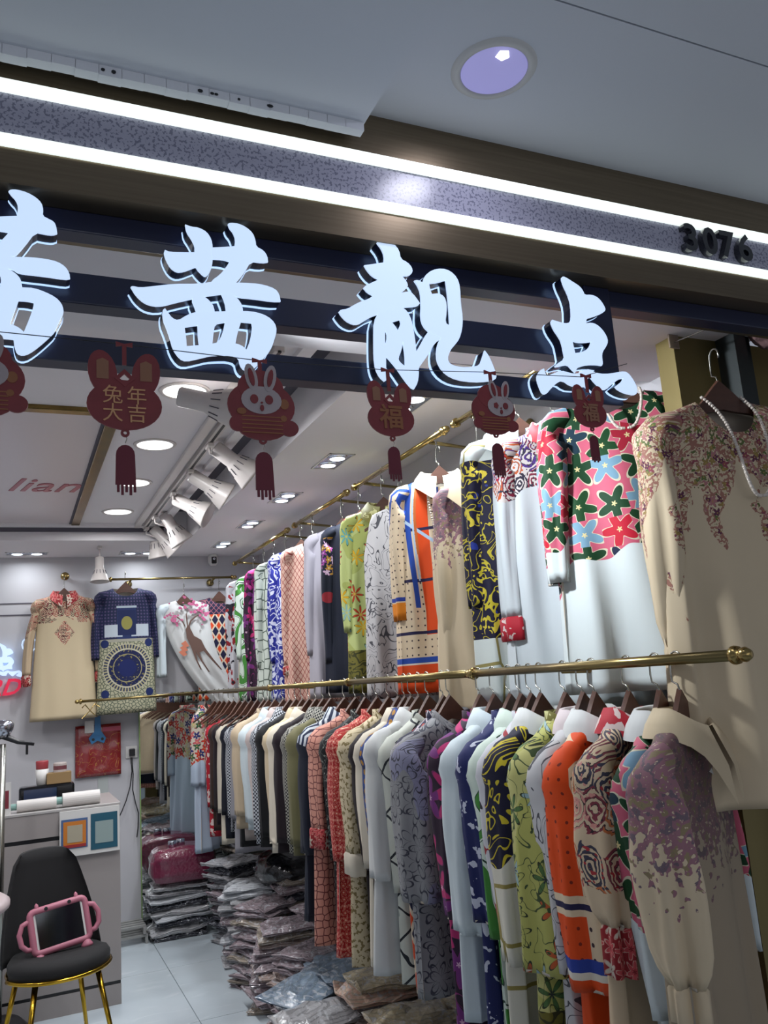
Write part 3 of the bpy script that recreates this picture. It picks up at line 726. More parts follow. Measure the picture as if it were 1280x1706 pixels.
kx = at(108, 961, Y=6.25)
t = thing('wall_hook', 'round brass knob high on the back wall carrying the beige paisley dress', 'hook', (kx.x, 6.295, kx.z))
link_mesh('knob', lathe(bmesh.new(), [(0, 0), (.012, 0), (.012, .05), (.024, .055), (.030, .07), (.026, .088), (0, .095)], 18, Matrix.Rotation(pi/2, 4, 'X')), M_gold, t, smooth=True)
# ---------------------------------------------------------------- upper row of display garments
def necklace(label, root_loc, rot, drop, w, depth, R=.0042, y=-.075, n=64, narrow=.25, droptop=0.0, pend=False):
    bm = bmesh.new()
    for k in range(n):
        s = -1+2*k/(n-1); a = abs(s); 
        x = w*math.copysign(a**.55, s)*(1 if a > narrow else 1); z = -drop-depth*(1-a**1.7); yy = y*(1-a**6)+.0
        M = Matrix.Translation((x, yy-.004, z+droptop)); rr = R*(1+.15*(k % 3 == 0))
        bmesh.ops.create_icosphere(bm, subdivisions=1, radius=rr, matrix=M)
    if pend: bmesh.ops.create_icosphere(bm, subdivisions=2, radius=R*2.2, matrix=Matrix.Translation((0, y-.006, -drop-depth-R*2)))
    o = link_mesh('pearl_necklace', bm, M_pearl, loc=root_loc, rot=(0, 0, rot), smooth=True)
    tag(o, label, 'necklace', 'pearl necklaces'); return o
UP = [
 # px neck, name, label, fabric, hem py at px, extras
 (1026, 'blouse', 'white tunic with a bold pink yoke of red, green and navy star flowers', 'star', 1148, dict(sleeve=.46, slv=dict(r0=.075, r1=.055), collar=None, ext=.09, body=dict(sw=.195, bw=.205, hem=.225, nw=.070, scoop=.06), rot=-34)),
 (925, 'blouse', 'white blouse with red lace collar and paisley shoulders, on the upper rail', 'redblouse', 1180, dict(sleeve=.52, cuff=.07, cuffm='redfigure', collar='shirt', cm='redfigure', ext=.10, rot=-32)),
 (868, 'blouse', 'navy blouse with yellow baroque scrolls and pale aqua collar', 'baroque', 1165, dict(sleeve=.52, sm='baroque', collar='shirt', cm='aqua', ext=.05, rot=-30, big=1.9)),
 (798, 'blouse', 'cream bow-neck blouse with mauve blossom haze, between orange and baroque ones', 'purple', 1185, dict(sleeve=.55, slv=dict(puff=.012, gather=True), cuff=.05, cuffm='purple', collar='shirt', cm='cream', ext=.14, rot=-42, big=1.8, body=dict(sw=.15, bw=.17, hem=.21, skew=0))),
 (733, 'dress', 'cream dotted dress with orange and blue scarf panels and orange hem, upper rail', 'geo', 1150, dict(sleeve=.50, sm='geosleeve2', collar='shirt', cm='ivory', ext=.06, rot=-30, big=1.2, slv=dict(fwd=.0))),
 (668, 'vest', 'sleeveless pale grey top printed with fine sketch lines', 'mech', 1160, dict(sleeve=None, ext=.10, rot=-38, body=dict(sw=.13, bw=.18, hem=.20, scoop=.03, nw=.06))),
 (640, 'blouse', 'lime blouse with tropical flowers and dark olive collar', 'yellowgreen', 1150, dict(sleeve=.50, collar='shirt', cm='oliveband', ext=.06, rot=-32, big=1.3)),
 (601, 'dress', 'navy dress with pink and lilac bouquet on the chest', 'navyflower', 1150, dict(sleeve=.62, ext=.06, rot=-36, body=dict(sw=.17, bw=.19, hem=.21))),
 (572, 'blouse', 'plain lavender grey long blouse with pearl string, upper rail', 'lilacgrey', 1160, dict(sleeve=.58, ext=.05, rot=-34)),
 (523, 'dress', 'pale coral dress with a thin red lattice and red cuffs', 'paleredlat', 1170, dict(sleeve=.62, cuff=.05, cuffm='redcuff', ext=.05, rot=-36, body=dict(sw=.16, bw=.18, hem=.20))),
 (503, 'dress', 'royal blue dress with white leaf scrolls, upper rail', 'bluewhite', 1165, dict(sleeve=.6, ext=.04, rot=-38)),
 (478, 'dress', 'off-white dress netted with thin grey green chain lines', 'chain', 1165, dict(sleeve=.6, ext=.05, rot=-38)),
 (458, 'dress', 'magenta and plum blurred floral dress, upper rail by the corner', 'magenta', 1165, dict(sleeve=.55, ext=.05, rot=-40)),
 (441, 'dress', 'green and white marbled swirl dress near the back corner', 'swirlgreen', 1165, dict(sleeve=.52, ext=.06, rot=-40)),
 (424, 'blouse', 'white blouse with dark red and black blossoms, last on the upper rail', 'redblot', 1150, dict(sleeve=.55, ext=.06, rot=-36)),
]
PATT['star'] = f_star(.40, .45)
PATT['geosleeve2'] = lambda u, v: mix(mix(mix(dots(u, v, 38.0, H('#d6c2a4'), H('#3b2c34'), .13), H('#2348a0'), band(nabs(u)+v*.4, -.02, .0)), H('#2a3f96'), band(v, -.47, -.455)), H('#e08420'), v < -.475)
def zpy(py, px, Y, X):
    """height seen at this pixel row at the given place"""
    lo, hi = -1.0, 3.2
    for _ in range(40):
        m = (lo+hi)/2
        if pix((X, Y, m))[1] > py: lo = m
        else: hi = m
    return m
for i, (px, nm, lb, fb, hem, k) in enumerate(UP):
    y = yfor(px, UX, 2.30); rot = radians(k['rot']); ext = k.get('ext', .05)
    L = UZ-.105-ext-zpy(hem, px, y, UX)
    hanger('wooden hanger of the '+' '.join(lb.split(',')[0].split()[:12]), (UX, y, UZ+.0), rot, 'hangers on the upper rails', hookrot=-rot-pi/2+pi/2, ext=ext)
    make_garment(nm, lb, nm, (UX, y, UZ), rot, fab(fb), L, drop=.105+ext, sleeve=k.get('sleeve'), smat=fab(k['sm']) if 'sm' in k else None,
        collar=k.get('collar'), cmat=fab(k['cm']) if 'cm' in k else None, cuff=k.get('cuff'), cuffmat=fab(k['cuffm']) if 'cuffm' in k else None, seed=i+3,
        body=k.get('body', {}), slv=k.get('slv', {}), big=k.get('big', 1.0), group='display garments on the upper rails')
    if px in (1026, 733, 572, 523+9999): necklace('white pearl necklace around the neck of the '+{1026: 'star flower tunic', 733: 'orange scarf print dress', 572: 'plain lavender grey blouse'}[px], (UX, y, UZ), rot, .10+ext, .058, {1026: .13, 733: .27, 572: .10}[px], y={1026: -.085, 733: -.085, 572: -.08}[px], R=.0045)
# nearest dress, on its own hook before the bronze column
nd = at(1207, 668, Y=1.34)
hk = at(1178, 590, Y=1.38)
drot = radians(-12)
L = nd.z-zpy(1335, 1240, 1.33, 1.50)
base = Vector((nd.x, 1.35, nd.z+.125))
make_garment('dress', 'cream dress with pink and plum blossom sprays, nearest of all at the right edge', 'dress', base, drot, fab('florid'), L-.005, drop=.125, sleeve=.50, smat=fab('florid'), cuff=.055, cuffmat=fab('florid'),
    seed=77, body=dict(sw=.195, bw=.20, hem=.235, nw=.068, scoop=.085, fold=.013, NC=96, res=1.6), slv=dict(r0=.05, r1=.04, puff=.010, gather=True, out=.0, NC=28, fwd=.02, flat=.7))
hanger('dark wooden hanger with steel hook holding the nearest blossom dress', base-Vector((0, 0, .012)), drot, 'hangers on the upper rails', hookrot=0)
necklace('long pearl necklace hanging low over the nearest blossom dress', base, drot, .115, .050, .25, R=.0042, y=-.085, n=110)
t = thing('adhesive_hook', 'small clear adhesive hook on the bronze column above the nearest hanger', 'hook', (hk.x+.02, 1.497, hk.z+.085))
link_mesh('pad', box(bmesh.new(), -.016, .016, -.003, .002, -.022, .022, .002), material('clear_plastic', color=srgb('#a08d7d'), rough=.2, alpha=.75), t)
link_mesh('peg', tube(bmesh.new(), [(0, 0, -.005), (0, -.07, -.012), (0, -.14, -.018), (0, -.155, -.01)], .0022, 6), M_steel, t)
# ---------------------------------------------------------------- lower row
LOW = [
 (1078, 'purpleshaded', 'blouse with mauve blossom haze, big pointed cream collar and full sleeves', 1705, 2100, dict(collar='shirt', cm='cream', sm='purple', big=1.15, point=2.4, both=False, slv=dict(puff=.004, gather=True, fold=.009, r0=.056, r1=.048, NC=36), cuff=.06, cuffm='purple', rot=27)),
 (1037, 'starlow', 'blouse with pink star flower sleeves fading to white and white collar', 1690, 2000, dict(collar='shirt', cm='white', big=1.2, rot=26)),
 (980, 'paisleyc', 'cream blouse with brown paisley sleeves and dark red cuffs', 1625, 2000, dict(collar='shirt', cm='redfigure', cuff=.09, cuffm='redcuff', slv=dict(puff=.006, gather=True, fold=.008), rot=24)),
 (920, 'geosleeve', 'dress with orange and cream dotted geometric panels and orange cuff', 1640, 2000, dict(collar='shirt', cm='white', big=1.2, smat='geosleeve', rot=24, slv=dict(r1=.06))),
 (897, 'mech', 'blouse in white with faint grey sketch figures, beside the orange dress', 1610, 1990, dict(collar='shirt', cm='pinkwhite')),
 (862, 'olive', 'blouse in olive lime with yellow and blue flowers', 1612, 1960, dict(collar='band', cm='oliveband', slv=dict(r1=.062))),
 (822, 'baroquesleeve', 'blouse with black and yellow baroque top and white chain print cuffs', 1600, 1860, dict(collar='shirt', cm='white')),
 (805, 'redblot', 'blouse with purple, red and black blotches on white', 1560, 1850, dict(collar='band')),
 (788, 'swirlgreen', 'dress with bold green and white swirls and green collar', 1556, 1850, dict(collar='shirt', cm='swirlgreen')),
 (771, 'navyfloral', 'dress in navy with white floral sprays', 1530, 1840, dict(collar='band')),
 (745, 'coolwhite', 'plain bright white blouse among the prints', 1548, 1700, dict(collar='shirt', cm='coolwhite', slv=dict(r1=.055))),
 (722, 'magenta', 'dress in magenta and black blurred roses', 1522, 1750, dict(collar='band')),
 (662, 'greylines', 'grey dress with dark outline flowers and black white striped hem', 1492, 1668, dict(collar='band', slv=dict(r0=.075, r1=.075), rot=12)),
 (655, 'diamondnavy', 'dress with navy net top and orange diamonds below', 1480, 1655, dict(collar='band')),
 (631, 'latticewhite', 'off-white dress with black crossing line bouquet', 1478, 1640, dict(collar='band')),
 (617, 'white', 'plain chalk white long dress', 1462, 1625, dict(collar='shirt', cm='white')),
 (604, 'bluegold', 'navy dress with small gold and blue motifs', 1460, 1600, dict(collar='shirt', cm='bluegold')),
 (595, 'ivory', 'plain ivory blouse before the maroon dress', 1440, 1610, dict(collar='shirt', cm='ivory')),
 (584, 'maroon', 'long plain dark maroon dress', 1440, 1600, dict(collar=None)),
 (570, 'creamprint', 'cream dress with tiny mustard print and pale cuffs', 1455, 1610, dict(collar='band', cuff=.07, cuffm='ivory')),
 (553, 'red', 'red dress with rows of pale small flowers', 1430, 1595, dict(collar='band')),
 (533, 'blackdots', 'black dress with a fine grey grid of dots', 1425, 1560, dict(collar='band')),
 (520, 'pinklat', 'salmon pink dress with dark vein lattice and red cuffs', 1412, 1575, dict(collar='band', cuff=.07, cuffm='redcuff')),
 (503, 'stripeyoke', 'navy dress with white striped shoulders', 1420, 1535, dict(collar='shirt', cm='navystripe')),
 (482, 'olivegreen', 'plain dull olive blouse', 1405, 1425, dict(collar='shirt', cm='houndy')),
 (470, 'houndy', 'black and white fine checked shirt', 1400, 1420, dict(collar='shirt', cm='houndy')),
 (460, 'maroon', 'plain blackish maroon shirt beside the fine checks', 1400, 1420, dict(collar=None)),
 (449, 'ivory', 'plain ivory shirt, nearer of two side by side', 1402, 1420, dict(collar='shirt', cm='ivory')),
 (438, 'cream', 'plain warm cream shirt, farther of two side by side', 1398, 1410, dict(collar='shirt', cm='cream')),
 (429, 'black', 'plain black shirt between cream and lavender ones', 1390, 1410, dict(collar=None)),
 (420, 'gingham', 'small black white gingham shirt', 1388, 1405, dict(collar='shirt', cm='gingham')),
 (409, 'palepink', 'plain dusty pink shirt', 1376, 1400, dict(collar='shirt', cm='palepink')),
 (397, 'coolwhite', 'plain cool white shirt near the empty hangers', 1366, 1380, dict(collar='shirt', cm='coolwhite')),
 (388, 'beige', 'plain beige shirt, last before the empty hangers', 1355, 1380, dict(collar='band')),
]
def yshoulder(px, alpha, sw=.215):
    lo, hi = .8, 7.0
    for _ in range(40):
        m = (lo+hi)/2
        if pix((RX-sw*cos(alpha), m-sw*sin(alpha), 1.36))[0] > px: lo = m
        else: hi = m
    return m
lowY = []; DL = .122
for i, (px, fb, lb, spy, hpy, k) in enumerate(LOW):
    rot = radians(k.get('rot', 20 if i < 12 else 14)); y = yshoulder(px, rot)
    if lowY and y < lowY[-1]+.045: y = lowY[-1]+.045
    lowY.append(y); rr = random.Random(i)
    sx, sy = RX-.22*cos(rot), y-.22*sin(rot)
    zs_ = zpy(spy, px, sy, sx); zh = zpy(hpy, px, y-.1, RX-.12)
    Ls = (RZ-DL-.047)-zs_-(k.get('cuff', 0) or 0); Lb = min(1.28, RZ-DL-zh)
    tl_ = rr.uniform(-.05, .05); zz = (0, 0)
    nm = 'dress' if 'dress' in lb else ('shirt' if 'shirt' in lb else 'blouse')
    if not lb.startswith(('blouse', 'dress', 'shirt')): lab = lb
    else: lab = lb
    hanger('lower rail hanger of the '+' '.join(lb.split(',')[0].split()[:11]), (RX, y, RZ), rot, 'hangers on the lower rails', hookrot=-rot, tilt=tl_)
    b_ = dict(sl=.46, sw=.19, bw=.19, hem=.205, th=.028, thh=.040, fold=.015, nf=7, NC=52 if i < 14 else 36); b_.update(k.get('body', {}))
    s_ = dict(r0=.052, r1=.044, out=.012, flat=.52, fold=.006, fwd=-.02, NC=26 if i < 14 else 14); s_.update(k.get('slv', {}))
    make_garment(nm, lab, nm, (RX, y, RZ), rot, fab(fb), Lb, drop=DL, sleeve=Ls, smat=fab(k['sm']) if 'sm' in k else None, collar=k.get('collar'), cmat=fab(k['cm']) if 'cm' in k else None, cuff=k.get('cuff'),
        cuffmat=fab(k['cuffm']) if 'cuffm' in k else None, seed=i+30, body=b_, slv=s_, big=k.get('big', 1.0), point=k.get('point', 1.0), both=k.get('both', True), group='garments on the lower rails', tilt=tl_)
# far dark clothes, mostly seen in the mirror
FAR = [('greige', 'plain greige trousers shirt'), ('black', 'plain black tunic'), ('grey', 'grey knit tunic'), ('gingham', 'dark gingham shirt'), ('navy', 'dark navy tunic'), ('ivory', 'pale ivory tunic'), ('maroon', 'dark wine tunic'), ('darkbrown', 'dark brown tunic'), ('redfigure', 'red figured tunic')]
ys = max(lowY)+.30
for i, (fb, lb) in enumerate(FAR):
    y = ys+.02+i*(5.72-ys)/len(FAR)
    make_garment('tunic', ['', 'long '][i % 2]+lb+' at the far end of the lower rail, seen in the mirror', 'tunic', (RX+.10, y, RZ-.05), radians(8), fab(fb), .62+.05*(i % 3), drop=.13, sleeve=.50,
        seed=90+i, body=dict(sw=.17, bw=.17, hem=.18, th=.026, thh=.035, NC=24, nf=6), slv=dict(r0=.05, r1=.04, flat=.5, out=.01, NC=10), group='garments on the lower rails')
for i in range(10):
    y = max(lowY)+.09+i*.135
    hanger('empty wooden hanger, '+['first', 'second', 'third', 'fourth', 'fifth', 'sixth', 'seventh', 'eighth', 'ninth', 'last'][i]+' from the front of the empty row on the lower rail', (RX, y, RZ), radians(18+3*sin(i*2.1)), 'empty hangers on the lower rail', hookrot=-radians(18), tilt=.03*sin(i*3))
# ---------------------------------------------------------------- the lit sign
def crop(ox, oy, s): return lambda x, y: (ox+x/s, oy+y/s)
cA, cB, cC, cD = crop(200, 360, 4.571), crop(550, 390, 4.267), crop(900, 420, 6.4), crop(0, 300, 5.33)
SIGN = [
 ('lit white brush style character with grass top, second from the left', cA, [
  [[(495,68),(540,85),(600,92),(660,125),(695,180),(705,240),(705,350),(690,420),(660,462),(635,460),(600,425),(575,392),(540,405),(480,428),(430,430),(385,400),(350,340),(332,285),(340,262),(380,278),(480,280),(568,280),(568,230),(540,175),(505,125)]],
  [[(820,65),(840,55),(900,62),(960,90),(1010,135),(1030,190),(1035,238),(1090,265),(1120,310),(1125,355),(1080,360),(995,348),(950,430),(880,512),(820,560),(680,550),(690,500),(760,450),(805,395),(833,350),(780,335),(700,330),(690,245),(790,240),(872,235),(878,180),(860,130),(830,95)]],
  [[(80,545),(95,538),(150,550),(250,540),(400,522),(600,522),(700,505),(800,510),(1000,515),(1100,530),(1180,560),(1210,600),(1220,655),(1160,655),(1000,632),(905,625),(830,598),(765,598),(620,620),(520,640),(400,668),(330,688),(250,690),(180,665),(120,610)]],
  [[(540,635),(575,600),(640,620),(680,650),(715,700),(720,780),(588,780),(575,720)]], [[(770,600),(830,590),(890,630),(930,690),(935,780),(805,780),(805,720),(795,660)]],
  [[(320,725),(340,710),(360,740),(395,785),(440,803),(500,765),(560,740),(640,735),(720,735),(940,728),(1040,740),(1120,770),(1175,820),(1190,880),(1170,950),(1150,1010),(1120,1060),(1085,1095),(1040,1150),(985,1185),(940,1180),(910,1140),(900,1085),(840,1065),(760,1065),(680,1070),(600,1090),(500,1112),(450,1090),(400,1020),(375,930),(350,860),(325,800)],
   [(488,852),(588,838),(592,930),(600,990),(505,998),(500,930)], [(720,828),(797,815),(780,900),(740,970),(700,978),(708,900)], [(918,812),(1000,820),(1005,860),(990,950),(960,1025),(920,990),(875,978),(890,900)]]]),
 ('lit white brush style character of two tall halves, third from the left', cB, [
  [[(330,65),(345,50),(400,48),(450,70),(490,120),(500,180),(550,205),(580,240),(585,275),(560,300),(510,300),(545,345),(552,375),(530,400),(500,420),(560,410),(590,430),(620,470),(637,495),(620,515),(570,520),(510,525),(490,570),(350,570),(290,590),(240,620),(200,645),(160,645),(110,620),(75,580),(60,555),(75,540),(120,535),(170,505),(220,480),(270,465),(305,440),(265,420),(235,385),(250,370),(300,345),(345,325),(300,305),(260,260),(240,225),(290,218),(380,205),(383,160),(365,110)]],
  [[(350,550),(420,530),(510,525),(545,550),(575,610),(590,680),(605,780),(610,840),(640,790),(690,700),(750,640),(795,740),(740,780),(700,850),(660,910),(625,955),(628,1000),(620,1060),(595,1105),(570,1095),(520,1030),(480,970),(440,920),(395,870),(395,950),(400,1040),(385,1050),(350,1020),(320,960),(310,880),(308,750),(310,620)],
   [(435,630),(495,612),(502,640),(480,690),(455,650)], [(388,690),(402,705),(402,760),(388,785)], [(515,765),(530,860),(532,945),(490,910),(482,885),(505,830)]],
  [[(595,335),(620,330),(655,350),(670,300),(720,260),(790,248),(850,265),(900,315),(920,380),(925,500),(940,600),(935,680),(915,750),(885,790),(850,830),(830,890),(850,930),(920,950),(1000,950),(1060,935),(1080,880),(1095,830),(1125,870),(1160,950),(1180,1010),(1170,1040),(1120,1050),(1020,1055),(900,1040),(820,1000),(770,940),(750,870),(760,790),(785,740),(700,700),(660,660),(640,600),(645,500),(640,420),(620,370)],
   [(700,355),(760,350),(818,332),(830,420),(840,520),(848,655),(815,635),(825,560),(825,500),(810,450),(770,425),(720,430),(705,390)]]]),
 ('lit white brush style character with a wavy foot, rightmost of the sign', cC, [
  [[(222,280),(240,262),(280,280),(350,325),(420,370),(455,420),(470,460),(540,458),(600,480),(650,530),(690,600),(690,630),(650,660),(560,695),(490,712),(485,765),(540,755),(600,775),(660,830),(705,900),(720,960),(700,1010),(660,1070),(655,1120),(665,1190),(655,1215),(600,1205),(500,1205),(420,1225),(385,1245),(370,1290),(330,1250),(290,1205),(230,1215),(170,1230),(150,1222),(190,1185),(260,1140),(245,1060),(225,960),(190,900),(140,830),(110,750),(125,725),(170,740),(260,765),(310,755),(330,720),(325,560),(290,450),(245,360)],
   [(340,950),(400,968),(470,970),(540,960),(530,1000),(500,1040),(440,1070),(370,1080),(355,1020)]],
  [[(-39,1320),(0,1260),(35,1245),(50,1300),(70,1325),(130,1300),(220,1265),(300,1290),(385,1305),(450,1265),(520,1250),(580,1290),(680,1305),(800,1290),(890,1272),(940,1300),(990,1370),(1028,1450),(1025,1510),(1000,1530),(900,1510),(820,1470),(795,1440),(820,1420),(870,1380),(880,1350),(830,1360),(740,1430),(700,1470),(660,1470),(580,1400),(525,1330),(480,1380),(470,1440),(400,1440),(320,1430),(235,1370),(170,1400),(100,1470),(60,1520),(20,1515),(-10,1450),(-35,1380)]]]),
 ('lit white brush style character cut by the left edge, leftmost of the sign', cD, [
  [[(75,105),(95,90),(150,90),(240,115),(320,160),(370,210),(385,270),(378,322),(430,350),(480,375),(500,420),(508,480),(470,492),(400,485),(312,465),(220,590),(120,700),(-120,710),(-40,600),(80,470),(0,455),(-150,440),(-150,335),(0,330),(150,325),(162,240),(140,180),(100,140)]],
  [[(-150,690),(120,688),(280,692),(400,705),(510,730),(580,775),(615,830),(622,880),(580,888),(400,860),(200,838),(150,825),(120,800),(45,790),(-150,800)]],
  [[(-150,780),(45,785),(100,810),(150,845),(185,890),(198,960),(300,965),(400,1000),(490,1045),(545,1100),(565,1160),(560,1200),(520,1270),(490,1350),(440,1400),(350,1480),(260,1545),(200,1562),(150,1545),(130,1490),(120,1420),(60,1412),(-150,1400)],
   [(-60,830),(0,840),(12,900),(0,955),(-60,960)], [(165,1075),(230,1078),(300,1092),(295,1140),(260,1240),(212,1355),(160,1310),(90,1285),(120,1200)]]]),
]
SY, SD = 1.155, .022
def refine(P):
    """round gentle vertices, keep sharp corners"""
    out = []; n = len(P)
    for i in range(n):
        a, b, c = Vector(P[i-1]), Vector(P[i]), Vector(P[(i+1) % n])
        d1, d2 = (b-a), (c-b); ang = d1.angle(d2, 0)
        if ang > 1.25: out.append(tuple(b)); continue
        out.append(tuple(b-d1*.25)); out.append(tuple((b*6+a+c)/8)); out.append(tuple(b+d2*.25))
    return out
def grow(P, d):
    n = len(P); A = sum(P[i-1][0]*P[i][1]-P[i][0]*P[i-1][1] for i in range(n)); s = 1 if A > 0 else -1; out = []
    for i in range(n):
        t = (Vector(P[(i+1) % n])-Vector(P[i-1])).normalized(); out.append((P[i][0]+t.y*d*s, P[i][1]-t.x*d*s))
    return out
for lb, cf, polys in SIGN:
    c0 = at(*cf(500, 1000), Y=SY); t = thing('sign_character', lb, 'sign letter', (c0.x, SY, c0.z), 0, 'lit sign characters')
    bf, bs, bh = bmesh.new(), bmesh.new(), bmesh.new()
    def put(x, y, d):
        q = at(*cf(x, y), Y=SY); return Vector((q.x-c0.x, d, q.z-c0.z))
    for k, loops in enumerate(polys):
        L_ = [refine(l) for l in loops]; e = -.0004*k
        plate(bf, L_, put, -.002+e, .002+e)
        plate(bs, L_, put, .001, SD, ('side', 'back'))
        plate(bh, [grow(L_[0], 5)]+[grow(h, -4) for h in L_[1:]], put, SD+.0005*k, SD+.004+.0005*k)
    link_mesh('face', bf, M_face, t); link_mesh('side_return', bs, M_navy, t); link_mesh('halo_back', bh, M_halo, t)
# shop number
M_num = material('black_chrome', color=srgb('#20222b'), rough=.12, coat=.8)
nums = [('3', 1150, 389), ('0', 1182, 398), ('7', 1211, 407), ('6', 1240, 408)]
p0 = at(1190, 400, Y=1.15)
t = thing('shop_number', 'glossy black raised number 3076 between the two light strips', 'number', (p0.x, 1.150, 2.371))
for ch, px, py in nums:
    q = at(px, py, Y=1.14)
    text_obj('digit', ch, M_num, t, (q.x-p0.x, -.005, 0), (pi/2, 0, 0), size=.082, extrude=.007, bold=.0018)
# ---------------------------------------------------------------- wire with rabbit ornaments
WY = 1.115
wp = [at(x, y, Y=WY) for x, y in ((-60, 545), (0, 553), (200, 573), (425, 600), (640, 616), (808, 620), (968, 628), (1045, 606))]
tag(link_mesh('hanging_wire', tube(bmesh.new(), wp, .0007, 5), M_black), 'thin dark wire strung along the sign carrying the rabbit ornaments', 'wire')
M_rab = material('dark_red_card', lambda x, y, z: mix(H('#6a2127'), H('#842e33'), nz(vec(x, y, z), 30.0, 2)), rough=.5, coords='Object')
M_ear = material('tan_print', color=srgb('#8a6048'), rough=.6); M_gl = material('pale_gold_print', color=srgb('#c9986c'), rough=.6)
M_tas = material('wine_tassel_card', color=srgb('#64182a'), rough=.6); M_pale = material('grey_rabbit_print', color=srgb('#a59a9c'), rough=.6)
M_dgold = material('dull_gold_print', color=srgb('#8a5734'), rough=.6)
def ell(cx, cz, rx, rz, n=22, rot=0.0): return [(cx+rx*cos(2*pi*k/n)*cos(rot)-rz*sin(2*pi*k/n)*sin(rot), cz+rx*cos(2*pi*k/n)*sin(rot)+rz*sin(2*pi*k/n)*cos(rot)) for k in range(n)]
def flat(name, loops, mat, parent, y0, y1): return link_mesh(name, plate(bmesh.new(), loops, lambda x, z, d: Vector((x, d, z)), y0, y1), mat, parent)
def multi(name, ls, mat, parent, y0, y1):
    bm = bmesh.new()
    for i, l in enumerate(ls): plate(bm, [l], lambda x, z, d: Vector((x, d, z)), y0-.0002*i, y1)
    return link_mesh(name, bm, mat, parent)
def rabbit(px, py, wpx, wid, kind, lb):
    """ornament hanging from the wire: px,py centre of the body, wid body width in metres"""
    a = at(px, py, Y=WY); k = wid/.10
    wz = at(px, py, Y=WY); i = min(range(len(wp)-1), key=lambda i: abs((wp[i].x+wp[i+1].x)/2-a.x)); f = (a.x-wp[i].x)/(wp[i+1].x-wp[i].x); topz = wp[i].z+(wp[i+1].z-wp[i].z)*f
    t = thing('rabbit_ornament', lb, 'ornament', (a.x, WY, topz), 0, 'rabbit ornaments on the wire'); cz = a.z-topz
    earTop = cz+.078*k
    multi('ribbon', [[(-.0028, 0), (.0028, 0), (.0028, earTop-.02*k), (-.0028, earTop-.02*k)], [(-.011, .003), (0, 0), (.011, .003), (.011, -.004), (0, -.002), (-.011, -.004)]], M_rab, t, -.0012, .0012)
    if kind in ('text', 'fu', 'fuc'):
        body = flat('card_body', [ell(0, cz, .050*k, .036*k, 30)], M_rab, t, -.0015, .0015)
        for s in (-1, 1):
            e = flat('ear', [ell(s*.029*k, cz+.046*k, .019*k, .032*k, 20, -s*.16)], M_rab, t, -.0012, .0018)
            flat('ear_patch', [[(s*.029*k-.008*k, cz+.036*k), (s*.029*k+.008*k, cz+.036*k), (s*.029*k+.008*k, cz+.062*k), (s*.029*k, cz+.066*k), (s*.029*k-.008*k, cz+.062*k)]], M_ear, e, -.0018, -.001)
        flat('square_link', [[(0, cz+.052*k), (.014*k, cz+.038*k), (0, cz+.026*k), (-.014*k, cz+.038*k)], [(0, cz+.045*k), (.007*k, cz+.038*k), (0, cz+.032*k), (-.007*k, cz+.038*k)]], M_rab, t, -.0022, .0012)
        if kind == 'text':
            for s, x, z in (('兔', -.016, .012), ('年', .016, .012), ('大', -.016, -.014), ('吉', .016, -.014)): text_obj('character_print', s, M_gl, body, (x*k, -.0022, cz+z*k), (pi/2, 0, 0), size=.028*k, extrude=.0004, bold=.0)
        else: text_obj('character_print', '福', M_dgold if kind == 'fu' else M_ear, body, (0, -.0022, cz), (pi/2, 0, 0), size=.052*k, extrude=.0004, bold=.0008)
    else:
        m = 1 if kind == 'lantern' else -1; hx = 0 if m == 1 else .016*k
        body = multi('card_body', [ell(0, cz+.006*k, .050*k, .038*k, 28), ell(0, cz+.034*k, .034*k, .026*k, 20), ell(0, cz-.024*k, .038*k, .022*k, 20), ell(.040*k, cz-.026*k, .014*k, .012*k), ell(-.036*k, cz-.022*k, .012*k, .012*k)], M_rab, t, -.0015, .0015)
        hd = multi('rabbit_head', [ell(hx, cz+.014*k, .030*k, .021*k, 22), ell(hx-.014*k, cz+.048*k, .009*k, .021*k, 16, .2), ell(hx+.014*k, cz+.048*k, .009*k, .021*k, 16, -.2)], M_pale, t, -.0026, -.0014)
        multi('face_print', [ell(hx-.011*k, cz+.015*k, .006*k, .007*k, 12 if m == 1 else 5), ell(hx+.011*k, cz+.015*k, .006*k, .007*k, 12), ell(hx, cz+.010*k, .002*k, .0015*k, 6), ell(hx, cz+.002*k, .003*k, .005*k, 8), ell(hx-.014*k, cz+.048*k, .004*k, .014*k, 12, .2), ell(hx+.014*k, cz+.048*k, .004*k, .014*k, 12, -.2)], M_rab, hd, -.0034, -.0026)
        multi('lantern_ribs', [[(-.030*k, cz-z*k), (.030*k, cz-z*k), (.030*k, cz-z*k-.0016), (-.030*k, cz-z*k-.0016)] for z in (.010, .016, .022, .028, .034)], M_dgold, t, -.0024, -.0014)
        multi('coin_print', [ell(.034*k, cz+.010*k, .007*k, .008*k, 12), ell(.032*k, cz-.012*k, .005*k, .005*k, 8), ell(-.030*k, cz-.004*k, .007*k, .005*k, 10)], M_dgold, t, -.0024, -.0014)
    zb = cz-.040*k if kind not in ('lantern', 'wink') else cz-.046*k
    flat('ring', [ell(0, zb, .006*k, .006*k, 12), ell(0, zb, .0025*k, .0025*k, 8)], M_rab, t, -.0012, .0012)
    link_mesh('jump_ring', tube(bmesh.new(), [(0, .001, zb-.002), (.002, -.001, zb-.008), (0, .001, zb-.014)], .0006, 5), M_steel, t)
    z0 = zb-.013*k; w_ = .0125*k; P = [(-w_, z0-.018*k)]+[(-w_*cos(a_*pi/8), z0-.018*k+.014*k*sin(a_*pi/8)) for a_ in range(1, 8)]+[(w_, z0-.018*k), (w_*1.08, z0-.058*k)]
